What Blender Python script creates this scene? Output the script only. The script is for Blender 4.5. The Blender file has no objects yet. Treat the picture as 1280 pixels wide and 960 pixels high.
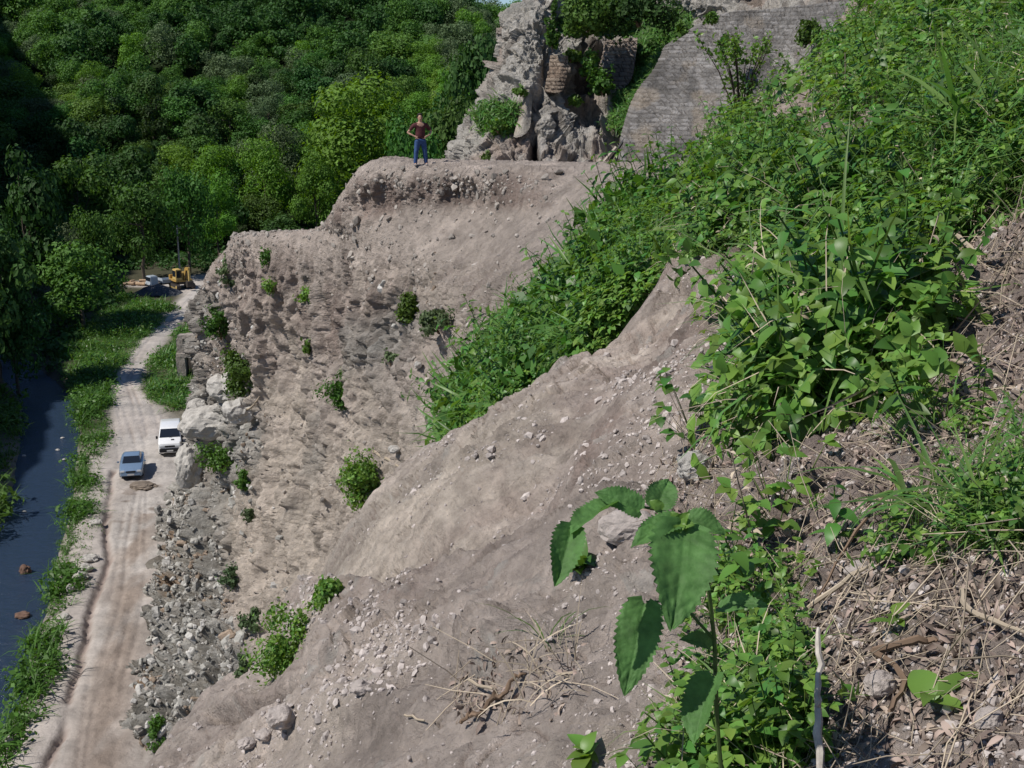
import bpy, bmesh, math, random
import numpy as np
from mathutils import Vector, Matrix
random.seed(7)
RNG = np.random.default_rng(7)
SC = bpy.context.scene
COL = SC.collection
# ------------------------------------------------------------------ camera
F, CX, CY, CAMZ = 1600.0, 640.0, 480.0, 30.0
PITCH = math.radians(13.7)
cp, sp = math.cos(PITCH), math.sin(PITCH)
cam = bpy.data.cameras.new('camera'); camo = bpy.data.objects.new('camera', cam); COL.objects.link(camo)
camo.location = (0, 0, CAMZ); camo.rotation_euler = (math.radians(90) - PITCH, 0, 0)
cam.sensor_width = 36; cam.lens = 36 * F / 1280; cam.clip_start = 0.05; cam.clip_end = 4000
SC.camera = camo
SC.render.resolution_x, SC.render.resolution_y = 1024, 768
# ------------------------------------------------------------------ light
SUN_EL, SUN_AZ = math.radians(50), math.radians(-113)      # azimuth measured from +Y towards +X
w = bpy.data.worlds.new('World'); SC.world = w; w.use_nodes = True
nt = w.node_tree; nt.nodes.clear()
sky = nt.nodes.new('ShaderNodeTexSky'); sky.sky_type = 'NISHITA'; sky.sun_disc = False
sky.sun_elevation = SUN_EL; sky.sun_rotation = SUN_AZ; sky.air_density = 1.0; sky.dust_density = 0.0; sky.ozone_density = 5.0; sky.altitude = 1800
bg = nt.nodes.new('ShaderNodeBackground'); bg.inputs[1].default_value = 0.085
wo = nt.nodes.new('ShaderNodeOutputWorld')
nt.links.new(sky.outputs[0], bg.inputs[0]); nt.links.new(bg.outputs[0], wo.inputs[0])
sl = bpy.data.lights.new('sun', 'SUN'); sl.energy = 4.4; sl.angle = math.radians(0.5); sl.color = (1, 0.95, 0.88)
so = bpy.data.objects.new('sun', sl); COL.objects.link(so)
sd = Vector((math.sin(SUN_AZ) * math.cos(SUN_EL), math.cos(SUN_AZ) * math.cos(SUN_EL), math.sin(SUN_EL)))
so.rotation_euler = sd.to_track_quat('Z', 'Y').to_euler()
so.location = (-40, 0, 80)
SC.view_settings.view_transform = 'Standard'; SC.view_settings.look = 'None'
SC.view_settings.exposure = 0.16; SC.view_settings.gamma = 1; SC.view_settings.use_curve_mapping = False
SC.cycles.max_bounces = 5; SC.cycles.diffuse_bounces = 3; SC.cycles.glossy_bounces = 2
SC.cycles.transmission_bounces = 3; SC.cycles.transparent_max_bounces = 4
SC.cycles.caustics_reflective = False; SC.cycles.caustics_refractive = False

# ------------------------------------------------------------------ helpers
def P(px, py, d):
    px, py, d = np.asarray(px, float), np.asarray(py, float), np.asarray(d, float)
    u = (px - CX) / F; v = (CY - py) / F
    return np.stack([u * d, d * (cp + v * sp), CAMZ + d * (v * cp - sp)], -1)
def proj(V):
    V = np.asarray(V, float)
    y, z = V[..., 1], V[..., 2] - CAMZ
    d = y * cp - z * sp; up = y * sp + z * cp
    dd = np.where(d > 0.05, d, 0.05)
    return CX + F * V[..., 0] / dd, CY - F * up / dd, d
def floor_d(py, z=0.0):
    v = (CY - np.asarray(py, float)) / F
    return (z - CAMZ) / (v * cp - sp)
def FP(px, py, z=0.0): return P(px, py, floor_d(py, z))

def _hash(ix, iy, iz, s):
    h = (ix.astype(np.int64) * 374761393 + iy.astype(np.int64) * 668265263 + iz.astype(np.int64) * 2147483647 + s * 974634777) & 0xffffffff
    h = ((h ^ (h >> 13)) * 1274126177) & 0xffffffff
    h = ((h ^ (h >> 16)) * 2246822519) & 0xffffffff
    return ((h ^ (h >> 15)) & 0xffffff) / float(0xffffff)
def vnoise(p, s=0):
    i = np.floor(p); f = p - i; f = f * f * f * (f * (f * 6 - 15) + 10)
    x, y, z = i[..., 0], i[..., 1], i[..., 2]; fx, fy, fz = f[..., 0], f[..., 1], f[..., 2]
    r = 0
    for a in (0, 1):
        for b in (0, 1):
            for c in (0, 1):
                r = r + _hash(x + a, y + b, z + c, s) * (fx if a else 1 - fx) * (fy if b else 1 - fy) * (fz if c else 1 - fz)
    return r * 2 - 1
ROT = np.array(Matrix.Rotation(0.7, 3, Vector((1, 2, 3)).normalized()))
def fbm(p, scale, octv=4, gain=0.5, s=0, ridged=False):
    q = np.asarray(p) / scale; a = 1; r = 0; t = 0
    for k in range(octv):
        n = vnoise(q, s + k)
        if ridged: n = 1 - 2 * np.abs(n)
        r = r + a * n; t += a; a *= gain; q = q @ ROT.T * 2.03 + 11.3
    return r / t
def worley(p, scale, s=0):
    q = np.asarray(p) / scale; i = np.floor(q); f1 = np.full(q.shape[:-1], 9.0); f2 = f1.copy(); cid = np.zeros(q.shape[:-1])
    for a in (-1, 0, 1):
        for b in (-1, 0, 1):
            for c in (-1, 0, 1):
                x, y, z = i[..., 0] + a, i[..., 1] + b, i[..., 2] + c
                dx = x + _hash(x, y, z, s) - q[..., 0]; dy = y + _hash(x, y, z, s + 1) - q[..., 1]; dz = z + _hash(x, y, z, s + 2) - q[..., 2]
                d = np.sqrt(dx * dx + dy * dy + dz * dz); idv = _hash(x, y, z, s + 3)
                m = d < f1
                f2 = np.where(m, f1, np.minimum(f2, d)); cid = np.where(m, idv, cid); f1 = np.where(m, d, f1)
    return f1, f2, cid
def facets(p, scale, s=0):
    q = np.asarray(p) / scale; i = np.floor(q); f1 = np.full(q.shape[:-1], 9.0); f2 = f1.copy(); h = np.zeros(q.shape[:-1]); ci = np.zeros(q.shape[:-1])
    for a in (-1, 0, 1):
        for b in (-1, 0, 1):
            for c in (-1, 0, 1):
                x, y, z = i[..., 0] + a, i[..., 1] + b, i[..., 2] + c; r = [_hash(x, y, z, s + k) for k in range(7)]
                dx = q[..., 0] - x - r[0]; dy = q[..., 1] - y - r[1]; dz = q[..., 2] - z - r[2]; d = np.abs(dx) ** 2 + np.abs(dy) ** 2 + np.abs(dz) ** 2
                m = d < f1; f2 = np.where(m, f1, np.minimum(f2, d)); t = 1.5 * ((r[3] - .5) * dx + (r[4] - .5) * dy + (r[5] - .5) * dz) + r[6] - .5
                h = np.where(m, t, h); ci = np.where(m, r[6], ci); f1 = np.where(m, d, f1)
    return h, ci, np.sqrt(f2) - np.sqrt(f1)
def smooth(a, b, x):
    t = np.clip((x - a) / (b - a), 0, 1); return t * t * (3 - 2 * t)
def poly_mask(px, py, pts, soft=12.0):
    """soft inside mask of a polygon"""
    pts = np.array(pts, float); n = len(pts); ins = np.zeros(px.shape, bool); dm = np.full(px.shape, 1e9)
    for k in range(n):
        x0, y0 = pts[k]; x1, y1 = pts[(k + 1) % n]
        c = ((y0 > py) != (y1 > py)) & (px < (x1 - x0) * (py - y0) / ((y1 - y0) if y1 != y0 else 1e-9) + x0)
        ins ^= c
        t = np.clip(((px - x0) * (x1 - x0) + (py - y0) * (y1 - y0)) / ((x1 - x0) ** 2 + (y1 - y0) ** 2 + 1e-9), 0, 1)
        dm = np.minimum(dm, np.hypot(px - x0 - t * (x1 - x0), py - y0 - t * (y1 - y0)))
    s = np.where(ins, dm, -dm)
    return smooth(-soft, soft, s)
def line_sd(px, py, pts):
    """signed distance (positive on the left of travel direction in image coords, y down) and closeness"""
    pts = np.array(pts, float); dm = np.full(px.shape, 1e9); sg = np.zeros(px.shape)
    for k in range(len(pts) - 1):
        x0, y0 = pts[k]; x1, y1 = pts[k + 1]; L2 = (x1 - x0) ** 2 + (y1 - y0) ** 2
        t = np.clip(((px - x0) * (x1 - x0) + (py - y0) * (y1 - y0)) / L2, 0, 1)
        d = np.hypot(px - x0 - t * (x1 - x0), py - y0 - t * (y1 - y0))
        c = (x1 - x0) * (py - y0) - (y1 - y0) * (px - x0)
        m = d < dm; dm = np.where(m, d, dm); sg = np.where(m, np.sign(c), sg)
    return dm * sg
def upsample(G, R, C):
    """Catmull-Rom surface through a control grid G[r][c] -> R x C points"""
    G = np.asarray(G, float)
    def up(A, N):
        n = A.shape[0]; t = np.linspace(0, n - 1, N); i = np.clip(np.floor(t).astype(int), 0, n - 2); f = (t - i)[:, None, None]
        a, b, c, d = A[np.clip(i - 1, 0, n - 1)], A[i], A[i + 1], A[np.clip(i + 2, 0, n - 1)]
        return 0.5 * ((2 * b) + (-a + c) * f + (2 * a - 5 * b + 4 * c - d) * f ** 2 + (-a + 3 * b - 3 * c + d) * f ** 3)
    A = up(G, R); A = up(A.transpose(1, 0, 2), C).transpose(1, 0, 2)
    return A
def gnormals(V):
    du = np.gradient(V, axis=1); dv = np.gradient(V, axis=0)
    n = np.cross(du, dv); n /= np.linalg.norm(n, axis=-1, keepdims=True) + 1e-12
    return n
def mesh_np(name, verts, faces, mat=None, parent=None, col=None, uv=None, smooth_sh=True, link=True):
    verts = np.ascontiguousarray(verts, dtype=np.float32).reshape(-1, 3); faces = np.ascontiguousarray(faces, dtype=np.int32)
    me = bpy.data.meshes.new(name); k = faces.shape[1]; nf = len(faces)
    me.vertices.add(len(verts)); me.vertices.foreach_set('co', verts.ravel())
    me.loops.add(nf * k); me.loops.foreach_set('vertex_index', faces.ravel())
    me.polygons.add(nf); me.polygons.foreach_set('loop_start', np.arange(0, nf * k, k, dtype=np.int32))
    me.polygons.foreach_set('loop_total', np.full(nf, k, dtype=np.int32))
    me.polygons.foreach_set('use_smooth', np.full(nf, smooth_sh, dtype=bool))
    me.update(calc_edges=True)
    if col is not None:
        a = me.color_attributes.new('Col', 'FLOAT_COLOR', 'POINT'); c = np.ones((len(verts), 4), np.float32); c[:, :3] = np.asarray(col).reshape(-1, 3)
        a.data.foreach_set('color', c.ravel())
    if uv is not None:
        l = me.uv_layers.new(name='UVMap'); l.data.foreach_set('uv', np.asarray(uv, np.float32).reshape(-1, 2)[faces.ravel()].ravel())
    if mat: me.materials.append(mat)
    if not link: return me
    o = bpy.data.objects.new(name, me); COL.objects.link(o)
    if parent: o.parent = parent
    return o
def grid_faces(R, C):
    i = np.arange((R - 1) * (C - 1)); r = i // (C - 1); c = i % (C - 1); a = r * C + c
    return np.stack([a, a + 1, a + C + 1, a + C], -1)
def tag(o, label=None, cat=None, group=None, kind=None):
    if label: o['label'] = label
    if cat: o['category'] = cat
    if group: o['group'] = group
    if kind: o['kind'] = kind
    return o
def empty(name, loc=(0, 0, 0), rz=0, label=None, cat=None, group=None):
    o = bpy.data.objects.new(name, None); COL.objects.link(o); o.location = loc; o.rotation_euler = (0, 0, rz)
    return tag(o, label, cat, group)
def copy_tree(o, parent=None):
    c = o.copy(); COL.objects.link(c)
    if parent: c.parent = parent
    for ch in list(o.children): copy_tree(ch, c)
    return c
class MB:
    """collects boxes, tubes, prisms into one mesh"""
    def __init__(s): s.v = []; s.f = []
    def add(s, v, f):
        o = len(s.v); s.v += [tuple(a) for a in v]; s.f += [tuple(i + o for i in q) for q in f]
    def box(s, c, d, rz=0, M=None, taper=1.0):
        x, y, z = d[0] / 2, d[1] / 2, d[2] / 2
        vs = [Vector((a * x * (taper if e > 0 else 1), b * y * (taper if e > 0 else 1), e * z)) for e in (-1, 1) for a, b in ((-1, -1), (1, -1), (1, 1), (-1, 1))]
        R = M or Matrix.Rotation(rz, 3, 'Z')
        s.add([R @ a + Vector(c) for a in vs], [(0, 3, 2, 1), (4, 5, 6, 7), (0, 1, 5, 4), (1, 2, 6, 5), (2, 3, 7, 6), (3, 0, 4, 7)])
    def tube(s, pts, r, n=6, cap=True):
        pts = [Vector(p) for p in pts]; rs = r if hasattr(r, '__len__') else [r] * len(pts); rings = []; ref = None
        for i, p in enumerate(pts):
            t = (pts[min(i + 1, len(pts) - 1)] - pts[max(i - 1, 0)]).normalized()
            if ref is None or abs(ref.dot(t)) > .95: ref = Vector((0, 0, 1)) if abs(t.z) < .9 else Vector((1, 0, 0))
            a = t.cross(ref).normalized(); b = t.cross(a); ref = -b if False else ref
            rings.append([p + (a * math.cos(2 * math.pi * k / n) + b * math.sin(2 * math.pi * k / n)) * rs[i] for k in range(n)])
        v = [q for rg in rings for q in rg]; f = []
        for i in range(len(pts) - 1):
            for k in range(n): f.append((i * n + k, i * n + (k + 1) % n, (i + 1) * n + (k + 1) % n, (i + 1) * n + k))
        if cap: f.append(tuple(range(n - 1, -1, -1))); f.append(tuple((len(pts) - 1) * n + k for k in range(n)))
        s.add(v, f)
    def cyl(s, a, b, r, n=16): s.tube([a, b], r, n)
    def loft(s, secs, cap=True):
        n = len(secs[0]); v = [q for c in secs for q in c]; f = []
        for i in range(len(secs) - 1):
            for k in range(n): f.append((i * n + k, i * n + (k + 1) % n, (i + 1) * n + (k + 1) % n, (i + 1) * n + k))
        if cap: f.append(tuple(range(n - 1, -1, -1))); f.append(tuple((len(secs) - 1) * n + k for k in range(n)))
        s.add(v, f)
    def build(s, name, mat, parent=None, bevel=0, sm=False, segs=2):
        me = bpy.data.meshes.new(name); me.from_pydata(s.v, [], s.f); me.materials.append(mat)
        bm = bmesh.new(); bm.from_mesh(me); bmesh.ops.recalc_face_normals(bm, faces=bm.faces)
        if bevel: bmesh.ops.bevel(bm, geom=bm.edges[:], offset=bevel, segments=segs, affect='EDGES', clamp_overlap=True)
        if sm:
            for f_ in bm.faces: f_.smooth = True
        bm.to_mesh(me); bm.free()
        if sm:
            try: me.set_sharp_from_angle(angle=math.radians(40))
            except Exception: pass
        o = bpy.data.objects.new(name, me); COL.objects.link(o)
        if parent: o.parent = parent
        return o
# ------------------------------------------------------------------ materials
def mat(name, color, rough=0.8, metal=0.0, spec=0.3, var=0.0, vscale=5.0, bump=0.0, bscale=10.0, obj_rand=0.0, island=0.0, transl=0.0, attr=False, detail=4.0, bdist=0.02, hue=0.0):
    m = bpy.data.materials.new(name); m.use_nodes = True; nt = m.node_tree; N = nt.nodes; L = nt.links; b = N['Principled BSDF']
    b.inputs['Roughness'].default_value = rough; b.inputs['Metallic'].default_value = metal; b.inputs['Specular IOR Level'].default_value = spec
    src = None
    if attr:
        a = N.new('ShaderNodeAttribute'); a.attribute_name = 'Col'; src = a.outputs['Color']
    else:
        r = N.new('ShaderNodeRGB'); r.outputs[0].default_value = (*color, 1); src = r.outputs[0]
    tc = N.new('ShaderNodeTexCoord')
    fac = None
    def addf(a, bsock):
        if a is None: return bsock
        q = N.new('ShaderNodeMath'); q.operation = 'ADD'; L.new(a, q.inputs[0]); L.new(bsock, q.inputs[1]); return q.outputs[0]
    def ranged(sock, amp, lo=0., hi=1.):
        q = N.new('ShaderNodeMapRange'); L.new(sock, q.inputs[0]); q.inputs[1].default_value = lo; q.inputs[2].default_value = hi
        q.inputs[3].default_value = -amp; q.inputs[4].default_value = amp; return q.outputs[0]
    if var:
        n = N.new('ShaderNodeTexNoise'); n.inputs['Scale'].default_value = vscale; n.inputs['Detail'].default_value = detail; n.inputs['Roughness'].default_value = .65
        L.new(tc.outputs['Object'], n.inputs[0]); fac = addf(fac, ranged(n.outputs[0], var, .3, .7))
    hs = None
    if obj_rand:
        oi = N.new('ShaderNodeObjectInfo'); fac = addf(fac, ranged(oi.outputs['Random'], obj_rand)); hs = oi.outputs['Random']
    if island:
        g = N.new('ShaderNodeNewGeometry'); fac = addf(fac, ranged(g.outputs['Random Per Island'], island)); hs = hs or g.outputs['Random Per Island']
    if fac is not None:
        h = N.new('ShaderNodeHueSaturation'); L.new(src, h.inputs['Color'])
        q = N.new('ShaderNodeMath'); q.operation = 'ADD'; q.inputs[1].default_value = 1.0; L.new(fac, q.inputs[0]); L.new(q.outputs[0], h.inputs['Value'])
        if hue and hs is not None:
            q2 = N.new('ShaderNodeMath'); q2.operation = 'MULTIPLY'; q2.inputs[1].default_value = 7.31; L.new(hs, q2.inputs[0])
            q3 = N.new('ShaderNodeMath'); q3.operation = 'FRACT'; L.new(q2.outputs[0], q3.inputs[0])
            r2 = N.new('ShaderNodeMapRange'); L.new(q3.outputs[0], r2.inputs[0]); r2.inputs[3].default_value = .5 - hue; r2.inputs[4].default_value = .5 + hue
            L.new(r2.outputs[0], h.inputs['Hue'])
        src = h.outputs[0]
    L.new(src, b.inputs['Base Color'])
    if bump:
        n = N.new('ShaderNodeTexNoise'); n.inputs['Scale'].default_value = bscale; n.inputs['Detail'].default_value = 8; n.inputs['Roughness'].default_value = .74
        L.new(tc.outputs['Object'], n.inputs[0]); bp = N.new('ShaderNodeBump'); bp.inputs['Strength'].default_value = bump; bp.inputs['Distance'].default_value = bdist
        L.new(n.outputs[0], bp.inputs['Height']); L.new(bp.outputs[0], b.inputs['Normal'])
    if transl:
        t = N.new('ShaderNodeBsdfTranslucent'); mx = N.new('ShaderNodeMixShader'); mx.inputs[0].default_value = transl
        hh = N.new('ShaderNodeHueSaturation'); hh.inputs['Value'].default_value = 1.5; hh.inputs['Saturation'].default_value = 1.15; hh.inputs['Hue'].default_value = .485
        L.new(src, hh.inputs['Color']); L.new(hh.outputs[0], t.inputs[0])
        L.new(b.outputs[0], mx.inputs[1]); L.new(t.outputs[0], mx.inputs[2]); L.new(mx.outputs[0], N['Material Output'].inputs[0])
    return m
M = {}
M['near_soil'] = mat('near_soil', (0, 0, 0), .95, attr=True, spec=.12, var=.30, vscale=11, bump=1.0, bscale=20, bdist=.05, detail=10)
M['far_soil'] = mat('far_soil', (0, 0, 0), .95, attr=True, spec=.12, var=.26, vscale=2.2, bump=1.0, bscale=4.5, bdist=.30, detail=9)
M['valley_soil'] = mat('valley_soil', (0, 0, 0), .95, attr=True, spec=.1, var=.18, vscale=.9, bump=.8, bscale=3, bdist=.12, detail=9)
M['forest_floor'] = mat('forest_floor', (.018, .028, .012), .95, spec=.05, var=.4, vscale=.3)
M['bark'] = mat('bark', (.09, .075, .06), .9, var=.3, vscale=3, bump=.5, bscale=8)
M['twig'] = mat('twig', (.16, .11, .075), .85, island=.35, spec=.2)
M['straw'] = mat('straw', (.38, .315, .235), .7, island=.4, spec=.25)
M['litter'] = mat('litter', (.255, .20, .168), .85, island=.6, spec=.15, hue=.012)
M['pebble'] = mat('pebble', (.40, .355, .33), .9, island=.3, spec=.15, var=.2, vscale=40, bump=.4, bscale=60, bdist=.004)
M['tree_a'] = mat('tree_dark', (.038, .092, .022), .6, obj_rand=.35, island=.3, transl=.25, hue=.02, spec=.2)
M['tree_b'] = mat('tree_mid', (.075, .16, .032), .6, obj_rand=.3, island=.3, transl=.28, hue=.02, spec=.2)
M['tree_c'] = mat('tree_bright', (.118, .24, .036), .6, obj_rand=.15, island=.3, transl=.3, hue=.02, spec=.2)
M['tree_d'] = mat('tree_greyish', (.10, .15, .068), .6, obj_rand=.2, island=.3, transl=.25, hue=.02, spec=.2)
M['shrub'] = mat('shrub', (.075, .15, .025), .5, obj_rand=.2, island=.35, transl=.3, hue=.02, spec=.3)
M['weed'] = mat('weed_leaf', (.085, .182, .036), .42, island=.4, transl=.35, hue=.025, spec=.35)
M['weed2'] = mat('weed_leaf_bright', (.135, .25, .046), .42, island=.35, transl=.35, hue=.02, spec=.35)
M['grass'] = mat('grass_blade', (.105, .20, .05), .45, island=.4, transl=.35, hue=.03, spec=.3)
M['stem'] = mat('stem', (.07, .12, .03), .5, spec=.3)
M['white_rock'] = mat('white_rock', (.42, .40, .37), .9, var=.3, vscale=3, bump=.8, bscale=9, bdist=.05, spec=.15)
M['clay_rock'] = mat('clay_rock', (.42, .37, .34), .92, var=.25, vscale=9, bump=.9, bscale=30, bdist=.015, spec=.12)
M['brown_rock'] = mat('brown_rock', (.16, .10, .075), .9, var=.3, vscale=3, bump=.8, bscale=9, bdist=.05, spec=.2)
# ------------------------------------------------------------------ terrain colours
PINK = np.array([.42, .358, .316]); TAN = np.array([.475, .412, .35]); BROWN = np.array([.235, .18, .155]); GREY = np.array([.36, .35, .325]); WHITE = np.array([.50, .48, .44])
GREENSOIL = np.array([.075, .085, .04])
def blend(c, t, m): return c + (t - c) * np.clip(m, 0, 1)[..., None]
PATCHES = []
def plane_d(px, py, off=0.0):
    u = (px - CX) / F; v = (CY - py) / F
    z = v * cp - sp; y = cp + v * sp
    den = .708 * u - .102 * y - z
    den = np.where(den < .02, .02, den)
    return (1.63 + off) / den
# ---- near slope
CR = [((120, 1060), (300, 1330)), ((195, 960), (520, 1330)), ((240, 900), (760, 1330)), ((322, 825), (980, 1330)), ((397, 776), (1180, 1330)), ((404, 740), (1400, 1330)),
      ((425, 680), (1650, 1250)), ((470, 620), (1700, 1100)), ((520, 575), (1700, 980)), ((560, 550), (1700, 860)), ((640, 520), (1700, 760)), ((700, 480), (1700, 660)),
      ((740, 465), (1700, 560)), ((790, 420), (1700, 460)), ((850, 345), (1700, 360)), ((885, 300), (1700, 270)), ((880, 250), (1700, 180)), ((870, 212), (1700, 100)),
      ((900, 160), (1700, 20)), ((985, 108), (1700, -60)), ((1035, 62), (1700, -140)), ((1085, -10), (1700, -220)), ((1105, -60), (1700, -290))]
def near_slope():
    R, C = 1000, 820
    A = np.array([c[0] for c in CR], float); B = np.array([c[1] for c in CR], float)
    G = np.stack([np.concatenate([A, np.zeros((len(A), 1))], 1), np.concatenate([B, np.zeros((len(B), 1))], 1)], 1)
    # rows spaced by crest + end travel
    U = upsample(G, R, 2)[:, :, :2]
    t = np.linspace(0, 1, C) ** 1.12
    px = U[:, :1, 0] + (U[:, 1:, 0] - U[:, :1, 0]) * t; py = U[:, :1, 1] + (U[:, 1:, 1] - U[:, :1, 1]) * t
    d = np.minimum(plane_d(px, py), 40)
    V0 = P(px, py, d)
    n0 = np.array([-.708, .102, 1.0]); n0 /= np.linalg.norm(n0)
    # designed relief along the slope normal (metres)
    off = np.zeros(px.shape)
    s = line_sd(px, py, [(340, 770), (440, 752), (510, 752), (560, 735), (640, 712), (720, 688), (820, 640), (880, 600)])
    side = smooth(-70, 0, s) * (1 - smooth(0, 150, s))
    fade = smooth(330, 420, px) * (1 - smooth(800, 900, px))
    dm = d / 8.0
    off += (.26 * smooth(-6, 6, s) * (1 - smooth(10, 200, s)) * .95 - .24 * smooth(-120, -4, s) * (1 - smooth(-4, 4, s))) * fade * dm
    # overhanging lip on the lower lobe
    s = line_sd(px, py, [(262, 893), (290, 884), (320, 880), (345, 872), (378, 862)])
    f = smooth(255, 275, px) * (1 - smooth(370, 395, px))
    off += (.05 * smooth(-40, -2, s) * (1 - smooth(-1, 2, s)) - .13 * smooth(0, 3, s) * (1 - smooth(7, 20, s))) * f
    # mound with roots in the clay
    off += .16 * np.exp(-(((px - 650) / 60) ** 2 + ((py - 835) / 38) ** 2)) + .10 * np.exp(-(((px - 470) / 120) ** 2 + ((py - 900) / 25) ** 2))
    # broad ribs across the smooth lobe
    off += .10 * np.exp(-(line_sd(px, py, [(560, 660), (640, 560), (720, 490), (745, 470)]) / 34) ** 2) * dm
    off -= .09 * np.exp(-(line_sd(px, py, [(560, 720), (660, 620), (760, 500), (860, 400)]) / 26) ** 2) * dm
    off += .09 * np.exp(-(line_sd(px, py, [(700, 660), (780, 560), (870, 440), (900, 360)]) / 30) ** 2) * dm
    off -= .12 * np.exp(-(line_sd(px, py, [(860, 640), (905, 560), (930, 470), (940, 400)]) / 24) ** 2) * dm
    rough = np.clip(.35 + .9 * poly_mask(px, py, [(900, 560), (820, 660), (760, 720), (800, 860), (720, 960), (640, 1330), (1700, 1330), (1700, 200), (1150, 330), (960, 430)], 60)
                    + .5 * np.exp(-(((px - 650) / 120) ** 2 + ((py - 830) / 60) ** 2)) + .35 * poly_mask(px, py, [(280, 960), (300, 880), (500, 770), (640, 720), (560, 850), (400, 960)], 40), 0, 1.3)
    down = np.array([-.8, .1, -.57]); along = np.array([.1, .99, .05])
    Q = V0.copy()
    q_r = V0 @ np.stack([down * .28, along, np.cross(down, along)], 1)      # stretched down the fall line: rain rills
    off += .10 * fbm(V0, 1.6, 4, .5, 3) * np.clip(d / 7, .3, 1.6)
    off += .05 * fbm(q_r, .8, 4, .6, 72, ridged=True) * np.clip(d / 7, .3, 1.4)
    off += (.045 * fbm(q_r, .42, 4, .55, 9)) * (.5 + .6 * rough) * np.clip(d / 7, .25, 1.3)
    f1, f2, cid = worley(V0 + .05 * fbm(V0, .2, 2)[..., None], .16, 5)
    clod = smooth(.0, .35, f2 - f1) * (cid - .35)
    off += .05 * clod * rough * smooth(.35, .7, rough + .3 * fbm(V0, .9, 2, s=21))
    f1b, f2b, cidb = worley(V0 + .02 * fbm(V0, .07, 2)[..., None], .05, 8)
    off += .016 * smooth(0, .3, f2b - f1b) * (cidb - .2) * (.25 + rough)
    off += .030 * fbm(V0, .16, 5, .68, 14, ridged=True) * (.55 + .8 * rough) * np.clip(d / 6, .5, 1.6)
    hh, hc, he = facets(V0 + .03 * fbm(V0, .1, 2, s=61)[..., None], .22, 62); off += .045 * hh * (.35 + rough) * np.clip(d / 6, .5, 1.5) * smooth(-.2, .3, fbm(V0, 1.1, 3, s=64)); off -= .030 * smooth(.09, 0, he) * np.clip(d / 6, .5, 1.5) * smooth(.0, .35, fbm(V0, .8, 3, s=66)); off -= .05 * smooth(.10, .0, np.abs(fbm(q_r, .75, 4, .6, 67))) * np.clip(d / 8, .4, 1.3)
    off += .30 * smooth(.3, .9, fbm(V0, 2.7, 2, s=31)) * smooth(900, 1000, px) * np.clip(d / 8, .3, 1)
    # keep the silhouette edge rounded
    V = V0 + n0 * off[..., None]
    # colour
    c = np.broadcast_to(PINK, V.shape).copy()
    n1 = fbm(V0, 1.3, 4, .6, 40); n2 = fbm(V0, .25, 3, .6, 44)
    st = fbm(q_r, .38, 4, .6, 47); c = blend(c, BROWN * 1.15, smooth(.15, .55, st) * .32)
    c = blend(c, TAN, smooth(-.1, .5, n1) * .7 + poly_mask(px, py, [(425, 680), (560, 560), (700, 500), (720, 540), (600, 640), (480, 740), (400, 745)], 30) * .75)
    c = blend(c, BROWN, smooth(.2, .65, -n1 + .5 * n2) * .35)
    c = blend(c, BROWN, .8 * np.exp(-(line_sd(px, py, [(520, 750), (600, 700), (700, 600), (790, 500), (880, 400)]) / 60) ** 2) * smooth(-.5, .4, n2))
    wet = poly_mask(px, py, [(920, 560), (900, 700), (920, 960), (1000, 1330), (1700, 1330), (1700, 100), (1150, 330), (960, 400)], 60)
    c = blend(c, np.array([.225, .178, .158]), wet * (.55 + .5 * n2))
    crk = smooth(.07, 0, he) * smooth(.0, .35, fbm(V0, .8, 3, s=66)); c = blend(c, BROWN, crk * .5); pat = fbm(V0, .55, 4, .65, 68); c = c * (1 + .30 * np.clip(pat * 1.7, -1, 1) - .10 * smooth(.1, .5, fbm(V0, 1.7, 3, s=69)))[..., None]
    c = blend(c, WHITE * .85, smooth(.42, .62, n2 + .35 * (cidb - .5)) * .5)
    wd = poly_mask(px, py, [(885, 320), (860, 200), (1000, 60), (1100, -80), (1700, -300), (1700, 150), (1180, 320), (1130, 460), (1050, 560), (960, 480)], 30)
    c = blend(c, BROWN * .8, wd * .6)
    # outer drop, a convex shoulder falling to the cliff below
    out = []
    W = V[:, 0]
    o0 = np.array([-.62, .78, 0.0])
    up = np.linspace(0, 1, R)
    for k, (h, z) in enumerate([(34, -60), (20, -34), (11, -18), (6, -9.5), (3.2, -4.8), (1.7, -2.4), (.9, -1.15), (.5, -.56), (.26, -.26), (.12, -.095), (.05, -.028)]):
        sc = np.clip(d[:, :1] / 12, .5, 1.4)
        p = W + o0 * h * sc + np.array([0, 0, 1.0]) * z * sc
        p = p + .25 * min(1, h / 3) * fbm(p, 1.2, 3, s=55)[..., None] * np.array([1, 1, .3])
        p[:, 2] = np.maximum(p[:, 2], -2)
        out.append(p)
    V = np.concatenate([np.stack(out, 1), V], 1); nC = V.shape[1]
    c = np.concatenate([np.repeat(c[:, :1], len(out), 1), c], 1)
    o = mesh_np('hillside', V, grid_faces(R, nC)[:, ::-1], M['near_soil'], col=c)
    tag(o, 'dry pinkish clay slope falling away to the road, bare in front and weedy uphill', 'hillside', kind='structure')
    PATCHES.append(V[:, len(out):])
near_slope()

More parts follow.
